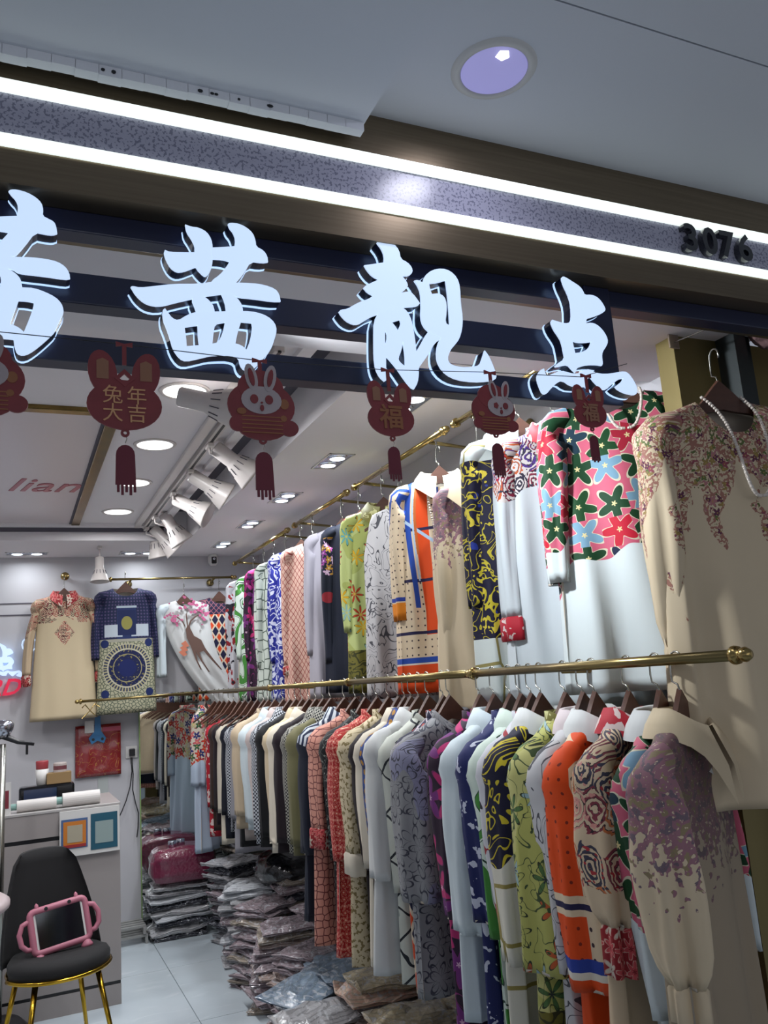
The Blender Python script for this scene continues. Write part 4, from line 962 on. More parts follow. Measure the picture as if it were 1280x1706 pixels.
    for j in range(5):
        x1 = w_*1.08-j*w_*2.16/5; x2 = x1-w_*2.16/5*.62; dz = (.004 if j % 2 else .0)*k
        P += [(x1, z0-.070*k-dz), (x2, z0-.070*k-dz), (x2, z0-.060*k), (x2-w_*2.16/5*.36, z0-.060*k)]
    flat('tassel', [P], M_tas, t, -.0012, .0012)
    return t
rabbit(208, 675, 208, .098, 'text', 'dark red card rabbit with four pale gold characters and a tassel, left')
rabbit(436, 683, 430, .100, 'lantern', 'red card ornament of a pale rabbit face over a ribbed lantern, below the second character')
rabbit(652, 698, 645, .078, 'fu', 'dark red card rabbit with one round gold character, below the middle character')
rabbit(823, 688, 812, .082, 'wink', 'wine red card ornament with a winking grey rabbit at its right side')
rabbit(984, 690, 968, .068, 'fuc', 'brownish red card rabbit with one faint character, before the star flower tunic')
rabbit(-28, 638, -28, .098, 'lantern', 'red card ornament mostly cut off by the left edge of the photo')
# ---------------------------------------------------------------- ceiling lights
RL = ['nearest of the right row, behind the spotlight head', 'second of the right row, between the two left ornaments', 'third of the right row, behind the left tassel', 'fourth of the right row', 'fifth of the right row, nearest the back wall', 'cut by the left edge near the back wall', 'outside the left edge, nearer', 'outside the left edge, farther']
for (x, y), lb in zip(ROUND, RL):
    t = thing('round_downlight', 'round white recessed downlight, '+lb, 'ceiling light', (x, y, CEIL), 0, 'round ceiling downlights')
    link_mesh('trim_ring', lathe(bmesh.new(), [(.078, -.001), (.080, -.006), (.092, -.005), (.095, 0), (.078, 0)], 32), M_whitesat, t, smooth=True)
    link_mesh('lens', lathe(bmesh.new(), [(0, -.004), (.079, -.004), (.079, 0), (0, 0)], 32), M_led, t)
SL = ['nearest, partly hidden by the bulkhead', 'second, behind the rabbit with one round character', 'third, above the lime blouse', 'fourth, between tassel and shirts', 'fifth', 'last, by the security camera']
def twin(t, along):
    w_, l_ = .062, .135
    R4 = Matrix.Rotation(along, 4, 'Z')
    bm = bmesh.new()
    for b in ((-w_, w_, -l_, -l_+.008), (-w_, w_, l_-.008, l_), (-w_, -w_+.008, -l_, l_), (w_-.008, w_, -l_, l_)): box(bm, b[0], b[1], b[2], b[3], -.004, .002, M=R4)
    link_mesh('frame', bm, M_ledcool if 0 else M_white, t)
    link_mesh('housing', box(bmesh.new(), -w_+.008, w_-.008, -l_+.008, l_-.008, -.0015, .0, M=R4), M_reflector, t)
    for s in (-1, 1):
        c = R4 @ Vector((0, s*.062, 0))
        o = link_mesh('lens_bezel', lathe(bmesh.new(), [(.032, -.0018), (.036, -.007), (.048, -.006), (.050, -.002)], 24, Matrix.Translation(c)), M_reflector, t, smooth=True)
        link_mesh('lens', lathe(bmesh.new(), [(0, -.0075), (.034, -.0075), (.038, -.003)], 24, Matrix.Translation(c)), M_ledcool, o)
for (x, y), lb in zip(SQUARE, SL):
    twin(thing('twin_downlight', 'square twin spot downlight over the right wall, '+lb, 'ceiling light', (x, y, DROP), 0, 'twin ceiling spots'), 0)
for px, py, lb in ((45, 930, 'twin recessed light in the lowered back strip, left'), (232, 925, 'twin recessed light in the lowered back strip, behind the spotlights')):
    q = at(px, py, Z=DROP); y = min(q.y, 6.12); twin(thing('twin_downlight', lb, 'ceiling light', (q.x*y/q.y, y, DROP), 0, 'twin ceiling spots'), pi/2)
    lamp('back_strip_lamp', (q.x*y/q.y, y-.02, DROP-.012), 1.6, .10, (.9, .95, 1.0))
# mall downlight with violet reflector
t = thing('mall_downlight', 'large recessed mall downlight with violet reflector and a bright lamp chip', 'ceiling light', (.70, .985, 2.50))
link_mesh('trim_ring', lathe(bmesh.new(), [(.054, 0), (.056, -.005), (.066, -.004), (.070, 0)], 40), M_white, t, smooth=True)
link_mesh('reflector', lathe(bmesh.new(), [(.054, -.003), (.050, -.0026), (.047, -.002), (.0, -.0012)], 40), M_violet, t, smooth=True)
link_mesh('lamp_chip', lathe(bmesh.new(), [(0, -.004), (.010, -.004), (.012, -.002)], 5, Matrix.Translation((-.004, -.034, 0))), M_led, t)
# ---------------------------------------------------------------- track with spotlights
TX = .80
t = thing('light_track', 'pale ceiling trunking and dark slotted track running to the back wall', 'light track', (TX, 2.6, CEIL))
link_mesh('trunking', box(bmesh.new(), -.075, -.035, -.1, 3.0, -.022, .0, .004), M_whitesat, t)
link_mesh('track_channel', box(bmesh.new(), -.018, .018, -.1, 3.0, -.026, 0, .002), M_whitesat, t)
link_mesh('track_slot', box(bmesh.new(), -.006, .006, -.1, 3.0, -.0275, -.020), M_black, t)
def spot(px, py, Y, aim, lb, r=1.38, mat=None):
    q = at(px, py, Z=2.55); t = thing('track_spotlight', lb, 'spotlight', (TX, q.y, CEIL-.026), 0, 'track spotlights')
    M0 = mat or M_whitesat
    link_mesh('adapter', box(bmesh.new(), -.014, .014, -.035, .035, -.018, 0, .003), M0, t)
    c = Vector((q.x-TX, 0, q.z-CEIL+.026)); link_mesh('stem', tube(bmesh.new(), [(0, 0, -.012), (0, 0, min(-.03, c.z*.5)), c*.98], .006, 8), M0, t, smooth=True)
    d = Vector(aim).normalized(); M = Matrix.Translation(c) @ d.to_track_quat('Z', 'Y').to_matrix().to_4x4()
    hd = link_mesh('lamp_head', lathe(bmesh.new(), [(0, -.085*r), (.022*r, -.085*r), (.026*r, -.080*r), (.026*r, -.015*r), (.031*r, -.008*r), (.055*r, .065*r), (.057*r, .070*r), (.054*r, .070*r), (.046*r, .045*r), (.024*r, .012*r), (0, .010*r)], 28, M), M0, t, smooth=True)
    bm = bmesh.new()
    for k in range(12):
        a = 2*pi*k/12; R_ = M @ Matrix.Rotation(a, 4, 'Z') @ Matrix.Translation((.0385*r, 0, .012*r)) @ Matrix.Rotation(.32, 4, 'Y')
        box(bm, -.0012, .0012, -.0016, .0016, -.013*r, .013*r, M=R_)
    link_mesh('vent_slots', bm, M_recess, hd)['kind'] = 'stuff'
    bm = lathe(bmesh.new(), [(0, .030*r), (.040*r, .042*r)], 20, M); link_mesh('reflector', bm, M_reflector, hd, smooth=True)
    return t
SP = [(352, 672, 3.0, (1, -.25, -.25), 'white track spotlight nearest the sign, big head turned right, beside the lantern rabbit'), (393, 772, 3.15, (.8, -.1, -.65), 'white track spotlight second from the front, flared head pointing down right'),
      (352, 812, 3.65, (.85, -.1, -.55), 'white track spotlight third from the front, flared head pointing down right'), (322, 846, 4.15, (.8, -.35, -.5), 'white track spotlight fourth from the front, showing its chrome inside', ),
      (290, 882, 4.6, (.5, .0, -.8), 'white track spotlight fifth, low and close to the back group'), (262, 905, 5.0, (.2, .1, -1), 'white track spotlight pointing straight down at the back'), (276, 900, 4.8, (.7, .0, -.7), 'white track spotlight tucked behind the lowest heads')]
for s in SP: spot(*s)
q = at(166, 950, Y=5.85); TX_, TX = TX, q.x
_at = at
def at(px, py, X=None, Y=None, Z=None): return Vector((q.x, 5.85, DROP-.09)) if Z == 2.55 else _at(px, py, X, Y, Z)
t = spot(166, 945, 5.85, (0, -.1, -1), 'pale spotlight head hanging alone above the zodiac dress', r=1.1); t.location.z = DROP
at = _at; TX = TX_
# security camera
q = at(356, 932, Y=6.2)
t = thing('security_camera', 'small white security camera with black face above the back rail', 'camera', (q.x, 6.28, q.z))
link_mesh('mount', tube(bmesh.new(), [(0, .015, .035), (0, -.02, .035), (0, -.04, .02)], .008, 8), M_white, t)
link_mesh('shell', lathe(bmesh.new(), [(0, -.045), (.024, -.042), (.036, -.02), (.037, .02), (.026, .042), (0, .048)], 24, Matrix.Translation((0, -.06, 0))), M_white, t, smooth=True)
o = link_mesh('face_plate', box(bmesh.new(), -.019, .019, -.104, -.088, -.034, .018, .006), M_blackgloss, t); 
link_mesh('lens', lathe(bmesh.new(), [(0, 0), (.010, 0), (.010, .004), (0, .006)], 14, Matrix.Translation((0, -.103, .002)) @ Matrix.Rotation(pi/2, 4, 'X')), M_reflector, o)
# plush pouch at the right edge
q = at(1262, 525, Y=1.42)
t = thing('fabric_pouch', 'dusty pink gathered fabric pouch hanging at the right edge', 'pouch', (q.x+.02, 1.41, q.z-.03))
bm = bmesh.new(); bmesh.ops.create_icosphere(bm, subdivisions=4, radius=.052)
for v in bm.verts:
    a = atan2(v.co.y, v.co.x); v.co.z *= 1.15; v.co *= 1+.05*sin(a*9)*(abs(v.co.z)/.05)+.06*mnoise.noise(v.co*25)
link_mesh('pouch', bm, material('dusty_pink_felt', color=srgb('#8d6c6c'), rough=.9, bump=(80, .4)), t, smooth=True)
link_mesh('cord', tube(bmesh.new(), [(0, 0, .05), (.004, .004, .11)], .0015, 6), M_black, t)
# ---------------------------------------------------------------- garments on the back wall
def backhang(px, py_neck, Y, lb, nm, fb, hem, k):
    q = at(px, py_neck, Y=Y); z0 = q.z+.105; L = q.z-zpy(hem, px, Y, q.x); rot = radians(k.get('rot', 0))
    hanger('wooden hanger of the '+' '.join(lb.split(',')[0].split()[:12]), (q.x, Y, z0), rot, 'hangers on the back wall', hookrot=0)
    if k.get('line'):
        o = link_mesh('hanging_line', tube(bmesh.new(), [(q.x, Y, z0+.014), (q.x, Y+.01, k['line'])], .0012, 5), M_steel); tag(o, 'thin wire loop holding up the '+' '.join(lb.split()[:4]), 'wire')
    return make_garment(nm, lb, nm, (q.x, Y, z0), rot, fab(fb), L, drop=.105, sleeve=k.get('sleeve'), smat=fab(k['sm']) if 'sm' in k else None, collar=k.get('collar'), cmat=fab(k['cm']) if 'cm' in k else None,
        cuff=k.get('cuff'), cuffmat=fab(k['cuffm']) if 'cuffm' in k else None, seed=k.get('seed', 5), body=k.get('body', {}), slv=k.get('slv', {}), group='garments shown on the back wall')
PATT['paisleysleeve'] = lambda u, v: mix(H('#c7b193'), paisley(u, v, 24.0, H('#c7b193'), [H('#9c3436'), H('#5b4438'), H('#b56a5c')]), v > -.27+ncos(u*40.0)*.03)
PATT['zodiacsleeve'] = lambda u, v: dots(u, v, 45.0, H('#1c2444'), H('#4e4568'), .28)
PATT['diamondback'] = lambda u, v: mix(lattice(u, v, 24.0, H('#1b1a38'), H('#8d5660'), .08), f_diamond(u, v), v < -.13)
backhang(107, 990, 6.17, 'beige satin dress with red paisley collar and cuffs on a wall knob', 'dress', 'paisleydress', 1199, dict(sleeve=.50, cuff=.075, cuffm='redcuff', sm='paisleysleeve', collar='shirt', cm='redcuff', line=2.39, body=dict(sw=.185, bw=.175, hem=.215, fold=.004), slv=dict(out=.06, r0=.05, r1=.035)))
backhang(209, 980, 6.14, 'navy dress with a big round zodiac clock print and cream hem', 'dress', 'zodiac', 1188, dict(sleeve=.46, sm='zodiacsleeve', line=2.37, body=dict(sw=.185, bw=.18, hem=.20, fold=.003, nw=.085, scoop=.06), slv=dict(out=.03, r0=.05, r1=.04)))
g = backhang(307, 1000, 6.12, 'white satin blouse with a deer below pink blossom branches, pulled aside', 'blouse', 'white', 1192, dict(sleeve=.50, sm='coolwhite', line=2.375, both=False, body=dict(sw=.175, bw=.165, hem=.11, fold=.008, shear=(.55, 0), scoop=.05), slv=dict(out=.0, r0=.05, r1=.045)))
for c in list(g.children):
    if c.name.startswith('sleeve') and sum(v.co.x for v in c.data.vertices) > 0: bpy.data.objects.remove(c)
# deer print, laid over the blouse front
M_deer = material('brown_deer_print', color=srgb('#5a4036'), rough=.7); M_blo = material('pink_blossom_print', color=srgb('#b2577d'), rough=.7); M_leafp = material('orange_leaf_print', color=srgb('#b5694f'), rough=.7)
def onfront(x, z):
    d = -z-.105; return Vector((x+.55*max(0, d)**2, -.066-.02*min(1, max(0, d)/.5), z))
def prt(name, polys, mat):
    bm = bmesh.new()
    for i, l in enumerate(polys): plate(bm, [l], lambda x, z, d: onfront(x, z)+Vector((0, d, 0)), -.004-.0002*i, -.002)
    return link_mesh(name, bm, mat, g)
DZ = -.42
prt('deer_print', [[(-.035, DZ+.10), (-.02, DZ+.12), (.0, DZ+.125), (.0, DZ+.10), (.01, DZ+.05), (.05, DZ+.02), (.055, DZ-.04), (.075, DZ-.12), (.095, DZ-.20), (.085, DZ-.20), (.06, DZ-.13), (.035, DZ-.06), (.0, DZ-.07), (-.005, DZ-.13), (.0, DZ-.21), (-.01, DZ-.21), (-.018, DZ-.13), (-.022, DZ-.06), (-.04, DZ-.13), (-.045, DZ-.19), (-.055, DZ-.19), (-.05, DZ-.12), (-.04, DZ-.03), (-.045, DZ+.04)],
    [(-.03, DZ+.12), (-.04, DZ+.16), (-.07, DZ+.19), (-.095, DZ+.20), (-.07, DZ+.178), (-.048, DZ+.155), (-.038, DZ+.12)], [(-.01, DZ+.125), (.01, DZ+.16), (.05, DZ+.19), (.09, DZ+.205), (.05, DZ+.178), (.02, DZ+.155), (-.002, DZ+.12)], [(-.02, DZ+.12), (-.015, DZ+.19), (.005, DZ+.25), (-.005, DZ+.20), (-.012, DZ+.12)]], M_deer)
rg = random.Random(4); bl = []
for cx, cz, n, sp in ((-.12, DZ+.19, 16, .04), (.08, DZ+.23, 26, .055), (.01, DZ+.27, 12, .04), (-.10, DZ+.16, 6, .03)):
    for _ in range(n):
        a, b = cx+rg.gauss(0, sp), cz+rg.gauss(0, sp*.7); r = rg.uniform(.005, .012); bl.append([(a+r*cos(k*1.256)*(1+.3*rg.random()), b+r*sin(k*1.256)) for k in range(5)])
prt('blossom_print', bl, M_blo)['kind'] = 'stuff'
prt('leaf_print', [[(-.12+dx, DZ-.03+dz), (-.08+dx, DZ-.01+dz), (-.07+dx, DZ-.05+dz), (-.10+dx, DZ-.06+dz)] for dx, dz in ((0, 0), (.02, .03), (-.02, -.03))], M_leafp)
backhang(366, 995, 6.16, 'navy and orange diamond tile print dress beside the deer blouse', 'dress', 'diamondback', 1165, dict(sleeve=.44, sm='diamondback', line=2.375, body=dict(sw=.165, bw=.16, hem=.18, fold=.004, nw=.075), slv=dict(out=.03, r0=.05, r1=.045)))
# floral blouse on the back rail before the mirror
q = at(342, 1158, Y=yb)
lb = 'pale blue tunic with red floral yoke hanging edge-on before the mirror'
hanger('wooden hanger of the pale blue tunic before the mirror', (q.x, yb, RZ), radians(58), 'hangers on the back wall', hookrot=-radians(58)+pi/2)
make_garment('tunic', lb, 'tunic', (q.x, yb, RZ), radians(58), fab('redfloral'), RZ-.105-zpy(1412, 340, yb, q.x), drop=.105, sleeve=.46, collar='band', cmat=fab('redfloral'), seed=50, body=dict(sw=.16, bw=.165, hem=.20, th=.035, thh=.06), slv=dict(r0=.05, r1=.05, flat=.7), group='garments shown on the back wall')
# lit shop logo on the back wall at the left
q = at(10, 1103, Y=6.26)
t = thing('wall_logo', 'small lit white character over red cursive letters on the back wall', 'sign', (q.x, 6.27, q.z))
bf, bs = bmesh.new(), bmesh.new(); S0 = cC(450, 950)
def lp(x, y, d):
    u, v = cC(x, y); return Vector(((u-S0[0])*.00118*1.0, d, -(v-S0[1])*.00118))
for loops in SIGN[2][2]:
    L_ = [refine(l) for l in loops]; plate(bf, L_, lp, -.012, -.010); plate(bs, L_, lp, -.010, .01, ('side', 'back'))
link_mesh('character_face', bf, M_face, t); link_mesh('character_side', bs, M_halo, t)
M_redl = material('red_acrylic', color=srgb('#c01535'), rough=.3, emit=(.75, .02, .08), strength=.55)
q2 = at(18, 1146, Y=6.26); text_obj('cursive_letters', 'RD', M_redl, t, (q2.x-q.x-.05, -.002, q2.z-q.z), (pi/2, 0, 0), size=.15, extrude=.008, shear=.35, bold=.003)
q3 = at(49, 1078, Y=6.26); text_obj('registered_mark', '®', M_face, t, (q3.x-q.x, -.002, q3.z-q.z+.01), (pi/2, 0, 0), size=.14, extrude=.005)
# red gift bag with blue tag
q = at(164, 1250, Y=6.27)
w2 = (at(202, 1250, Y=6.27).x-at(126, 1250, Y=6.27).x)/2
t = thing('plastic_bag', 'flat red plastic bag with faint gold print hung on the back wall', 'bag', (q.x, 6.285, q.z))
M_bag = material('red_plastic_bag', lambda x, y, z: mix(mix(H('#7c1a1e'), H('#93292a'), nz(vec(x, y, z), 12.0, 3)), H('#a9713c'), fract(nz(vec(x, y, z), 9.0, 1, 1.5)*6.0) < .07), rough=.22, coat=.5, coords='Object')
rows = []; hz = (at(164, 1208, Y=6.27).z-at(164, 1294, Y=6.27).z)/2
rows = [[Vector((-w2+2*w2*i/12, -.012-.006*mnoise.noise(Vector((i*.5, j*.6, 1))), hz-2*hz*j/12)) for i in range(13)] for j in range(13)]
bm = bmesh.new(); V = [[bm.verts.new(p) for p in r] for r in rows]; V2 = [[bm.verts.new((p.x, -.001, p.z)) for p in r] for r in rows]
for j in range(12):
    for i in range(12): bm.faces.new((V[j][i], V[j+1][i], V[j+1][i+1], V[j][i+1])); bm.faces.new((V2[j][i], V2[j][i+1], V2[j+1][i+1], V2[j+1][i]))
for i in range(12):
    bm.faces.new((V[0][i], V[0][i+1], V2[0][i+1], V2[0][i])); bm.faces.new((V[12][i+1], V[12][i], V2[12][i], V2[12][i+1])); bm.faces.new((V[i+1][0], V[i][0], V2[i][0], V2[i+1][0])); bm.faces.new((V[i][12], V[i+1][12], V2[i+1][12], V2[i][12]))
link_mesh('bag_film', bm, M_bag, t, smooth=True)
link_mesh('header_band', box(bmesh.new(), .03, w2, -.020, -.014, hz-.05, hz-.02), material('pink_band', color=srgb('#b2455c'), rough=.4), t)
q = at(163, 1218, Y=6.25)
t = thing('blue_clip_hanger', 'blue plastic hook with two round holes clipped over the red bag', 'hook', (q.x, 6.262, q.z))
M_blue = material('blue_plastic', color=srgb('#2f74a8'), rough=.4)
flat('clip_body', [[(-.018, .10), (.018, .10), (.022, .0), (.055, -.05), (.04, -.085), (.0, -.065), (-.04, -.085), (-.06, -.045), (-.022, .0)]], M_blue, t, -.008, .0)
for s in (-1, 1): flat('dark_hole', [ell(s*.03, -.055, .010, .010, 12)], M_black, t, -.009, -.0078)
q = at(149, 1211, Y=6.25); tag(link_mesh('price_tag', box(bmesh.new(), -.03, .03, -.002, .002, -.04, .04), M_white, loc=(q.x, 6.255, q.z)), 'small white price tag left of the blue hook', 'tag')
q = at(150, 1185, Y=yb); tag(link_mesh('ribbon_bow', tube(tube(bmesh.new(), [(-.05, 0, .02), (-.03, 0, .04), (0, 0, 0), (.03, 0, .04), (.06, 0, .02)], .005, 6), [(-.05, 0, -.05), (-.02, 0, -.02), (0, 0, 0), (.03, 0, -.03)], .004, 6), M_gold, loc=(q.x, yb, q.z+.005)), 'gold coloured cord tied on the rail near its left end', 'cord')
# outlet, plug and cable
q = at(219, 1253, Y=6.3)
t = thing('wall_outlet', 'white wall outlet with a black plug in it beside the mirror', 'outlet', (q.x, 6.298, q.z))
link_mesh('cover_plate', box(bmesh.new(), -.04, .04, -.008, .0, -.04, .04, .002), M_white, t)
link_mesh('plug', box(bmesh.new(), -.018, .020, -.045, -.008, -.025, .025, .005), M_black, t)
def cable(nm, pts, lb): tag(link_mesh(nm, tube(bmesh.new(), [at(x, y, Y=6.26) for x, y in pts], .0035, 6), M_black, smooth=True), lb, 'cable')
cable('power_cable', [(218, 1262), (220, 1285), (217, 1310), (210, 1335), (203, 1352), (198, 1362)], 'thick black cable curving left from the plug behind the counter')
cable('power_cable', [(220, 1262), (222, 1290), (221, 1315), (226, 1338), (231, 1355), (230, 1380), (228, 1395)], 'thin black cable hanging down along the mirror edge')
# ---------------------------------------------------------------- counter
CY = 4.93
c1 = at(202, 1600, Y=CY).x
M_cnt = material('taupe_laminate', wallfn(srgb('#97908e'), .03), rough=.35, coords='Object')
t = thing('reception_counter', 'taupe laminate reception counter with dark grooves behind the chair', 'counter', (0, CY, 0))
link_mesh('front_panel', box(bmesh.new(), -1.3, c1, 0, .02, .115, .845), M_cnt, t)
link_mesh('top_fascia', box(bmesh.new(), -1.3, c1, 0, .02, .865, .985, .002), M_cnt, t)
link_mesh('plinth_panel', box(bmesh.new(), -1.3, c1, 0, .02, .0, .098), M_cnt, t)
link_mesh('groove_strip', box(bmesh.new(), -1.3, c1-.002, .006, .018, .845, .865), M_black, t)
link_mesh('groove_strip', box(bmesh.new(), -1.3, c1-.002, .006, .018, .098, .115), M_black, t)
link_mesh('side_panel', box(bmesh.new(), c1-.02, c1, .02, .55, 0, .985), M_cnt, t)
link_mesh('counter_top', box(bmesh.new(), -1.3, c1+.004, -.004, .56, .985, 1.0, .003), material('counter_top', color=srgb('#aaa6a4'), rough=.25), t)
# payment sign: two colour cards, code squares left blank
q0, q1 = at(99, 1375, Y=CY-.01), at(199, 1375, Y=CY-.01)
t = thing('payment_sign', 'white standing board on the counter front with an orange card and a teal card', 'sign', ((q0.x+q1.x)/2, CY-.022, (at(150, 1352, Y=CY).z+at(150, 1412, Y=CY).z)/2-.005))
W = (q1.x-q0.x)/2
link_mesh('board', box(bmesh.new(), -W, W, -.002, .004, -.115, .115, .001), M_white, t)
def cardm(nm, x0, x1, z0, z1, col, y=-.004): return link_mesh(nm, box(bmesh.new(), x0, x1, y-.001, y+.002, z0, z1), material(nm+'_print', color=srgb(col), rough=.3), t)
cardm('blue_border', -W+.008, -.012, -.075, .072, '#47638f'); cardm('orange_card', -W+.018, -.020, -.062, .060, '#c4772c', -.0055); cardm('cream_square', -W+.038, -.038, -.045, .040, '#a8a08c', -.007)
cardm('teal_card', .004, W-.012, -.095, .085, '#1f5468'); cardm('grey_square', .026, W-.034, -.065, .045, '#8fa09e', -.0055)
cardm('red_base', -W+.018, -.020, -.070, -.055, '#9c3030', -.0062)
# paper rolls
def roll(px0, py0, px1, py1, r, lb, Y=4.99):
    a, b = at(px0, py0, Y=Y), at(px1, py1, Y=Y); a.z = b.z = 1.0+r; t = thing('paper_roll', lb, 'paper roll', (a+b)/2, 0, 'paper rolls on the counter'); d = (b-a)/2
    link_mesh('paper', tube(bmesh.new(), [-d, d], r, 22), material('paper_white', color=srgb('#cfcac6'), rough=.6), t)
    link_mesh('core', tube(bmesh.new(), [-d-d.normalized()*.03, -d-d.normalized()*.001], r*.55, 12), material('core_green', color=srgb('#7fa39c'), rough=.4), t); return t
roll(104, 1336, 166, 1325, .036, 'fat white paper roll on the counter above the coloured cards')
roll(28, 1352, 94, 1340, .030, 'slimmer white paper roll lying left of the fat one')
# things on the back shelf behind the counter
sz = zpy(1345, 80, 5.4, at(80, 1340, Y=5.4).x)
def on_counter(px, Y): return at(px, 1300, Y=Y).x
t = thing('card_reader', 'glossy black device with blue screen behind the paper rolls', 'device', (on_counter(78, 5.3), 5.3, 1.0))
link_mesh('casing', box(bmesh.new(), -.145, .145, -.05, .05, 0, .10, .012), M_blackgloss, t)
link_mesh('screen', box(bmesh.new(), -.12, .05, -.053, -.049, .03, .085), material('blue_screen', color=srgb('#232f4a'), rough=.1), t)
t = thing('cardboard_box', 'small tan box on the black device', 'box', (on_counter(98, 5.3), 5.3, 1.102))
link_mesh('box', box(bmesh.new(), -.065, .065, -.04, .04, 0, .06, .002), material('tan_card', color=srgb('#8a6f48'), rough=.6), t)
t = thing('tin_can', 'small white and maroon tin on the tan box', 'tin', (on_counter(100, 5.3), 5.3, 1.163))
link_mesh('tin', lathe(bmesh.new(), [(0, 0), (.036, 0), (.036, .045), (.034, .05), (0, .05)], 20), material('tin_print', lambda x, y, z: mix(H('#b5aaa6'), H('#6b3a40'), band(z, .012, .034)), rough=.4, coords='Object'), t)
t = thing('paper_cup', 'white paper cup with a red cup stacked in it on the black device', 'cup', (on_counter(70, 5.3), 5.3, 1.102))
link_mesh('white_cup', lathe(bmesh.new(), [(0, 0), (.028, 0), (.036, .085), (.034, .085)], 20), M_white, t, smooth=True)
link_mesh('red_cup', lathe(bmesh.new(), [(.022, .075), (.032, .086), (.034, .125), (.032, .13), (0, .13)], 20), material('red_cup', color=srgb('#9c3a40'), rough=.4), t, smooth=True)
# garment steamer at the left edge
q = at(0, 1240, Y=4.75)
t = thing('garment_steamer', 'garment steamer with chrome head, black hanger arm and grey pole at the left edge', 'steamer', (at(0, 1400, Y=4.7).x, 4.72, 0))
bx, by = t.location.x, 4.72
link_mesh('base', lathe(bmesh.new(), [(0, 0), (.14, 0), (.14, .06), (.10, .10), (0, .10)], 24), M_black, t, smooth=True)
zt = at(0, 1240, Y=4.72).z
link_mesh('pole', tube(bmesh.new(), [(0, 0, .09), (0, 0, zt)], .020, 12), M_steel, t, smooth=True)
p1, p2, p3 = at(4, 1228, Y=4.72), at(30, 1236, Y=4.72), at(57, 1240, Y=4.72)
P = [p-t.location for p in (p1, p2, p3)]
link_mesh('hanger_arm', tube(bmesh.new(), [(-.10, 0, P[0].z-.02), (-.0, 0, P[0].z+.01), P[1], P[2]], [.018, .020, .012, .008], 10), M_black, t, smooth=True)
a = at(45, 1240, Y=4.72)-t.location; link_mesh('clip', tube(bmesh.new(), [a, a+Vector((0, 0, -.05))], .006, 8), M_black, t)
a = at(4, 1213, Y=4.72)-t.location; link_mesh('steam_head', lathe(bmesh.new(), [(0, -.045), (.03, -.045), (.05, -.01), (.055, .015), (.04, .035), (0, .04)], 24, Matrix.Translation(a)), M_reflector, t, smooth=True)
q = at(4, 1335, Y=4.9)
t = thing('price_card', 'red and white printed card standing at the left edge of the counter', 'card', (q.x-.02, 4.96, 1.0)); link_mesh('card', box(bmesh.new(), -.06, .06, -.003, .003, 0, .16), M_white, t); link_mesh('red_print', box(bmesh.new(), -.06, .05, -.0045, -.002, .03, .12), material('maroon_print', color=srgb('#7c2a38'), rough=.5), t)
# ---------------------------------------------------------------- chair
ch = at(97, 1598, Y=4.25); CX, CZ = ch.x, .46
t = thing('dining_chair', 'black velvet chair with polished gold rim and legs before the counter', 'chair', (CX, 4.28, 0), radians(14))
M_vel = material('black_velvet', color=srgb('#111012'), rough=.85, sheen=.03)
rx, ry = .222, .215
def seatrow(z, s, bulge=0): return [Vector((rx*s*cos(a)*(1 if sin(a) < 0 else .93), ry*s*sin(a), z)) for a in [2*pi*k/32 for k in range(32)]]
bm = bmesh.new(); rws = [seatrow(.405, .90), seatrow(.415, .99), seatrow(.445, 1.0), seatrow(.468, .93), seatrow(.474, .70), seatrow(.470, .3)]
V = [[bm.verts.new(p) for p in r] for r in rws]
for A, B_ in zip(V, V[1:]):
    for k in range(32): bm.faces.new((A[k], A[(k+1) % 32], B_[(k+1) % 32], B_[k]))
bm.faces.new(V[0][::-1]); bm.faces.new(V[-1]); link_mesh('seat', bm, M_vel, t, smooth=True)
bm = bmesh.new(); NB, NH = 18, 12; Fv, Bv = [], []
for j in range(NH+1):
    s = j/NH; z = .43+.43*s; hwid = .215*(1-.42*s**1.6); lean = .16+.09*s; ra, rb = [], []
    if j == NH: hwid *= .86
    for i in range(NB+1):
        u = -1+2*i/NB; x = hwid*sin(u*pi/2*1.0); curve = .085*(1-s*.5)*(u*u); zz = z+(.018*(1-u*u) if j == NH else 0)
        y = lean-curve; ra.append(bm.verts.new((x, y-.018, zz))); rb.append(bm.verts.new((x, y+.022, zz)))
    Fv.append(ra); Bv.append(rb)
for j in range(NH):
    for i in range(NB): bm.faces.new((Fv[j][i], Fv[j][i+1], Fv[j+1][i+1], Fv[j+1][i])); bm.faces.new((Bv[j][i+1], Bv[j][i], Bv[j+1][i], Bv[j+1][i+1]))
for i in range(NB): bm.faces.new((Fv[0][i+1], Fv[0][i], Bv[0][i], Bv[0][i+1])); bm.faces.new((Fv[NH][i], Fv[NH][i+1], Bv[NH][i+1], Bv[NH][i]))
for j in range(NH): bm.faces.new((Fv[j][0], Fv[j+1][0], Bv[j+1][0], Bv[j][0])); bm.faces.new((Fv[j+1][NB], Fv[j][NB], Bv[j][NB], Bv[j+1][NB]))
bmesh.ops.bevel(bm, geom=[e for e in bm.edges if e.is_manifold and e.calc_face_angle(0) > 1.2], offset=.008, segments=2, affect='EDGES'); link_mesh('backrest', bm, M_vel, t, smooth=True)
M_gleg = material('gold_leg', color=srgb('#b5912f'), rough=.18, metal=1.0)
link_mesh('gold_rim', tube(bmesh.new(), [(rx*1.0*cos(a)*(1 if sin(a) < 0 else .93), ry*1.0*sin(a), .408) for a in [2*pi*k/40 for k in range(40)]], .009, 8, closed=True), M_gleg, t, smooth=True)
for sx, sy in ((-1, -1), (1, -1), (-1, 1), (1, 1)):
    link_mesh('leg', tube(bmesh.new(), [(sx*.13, sy*.13, .40), (sx*.20, sy*.20, 0)], [.013, .008], 12), M_gleg, t, smooth=True)
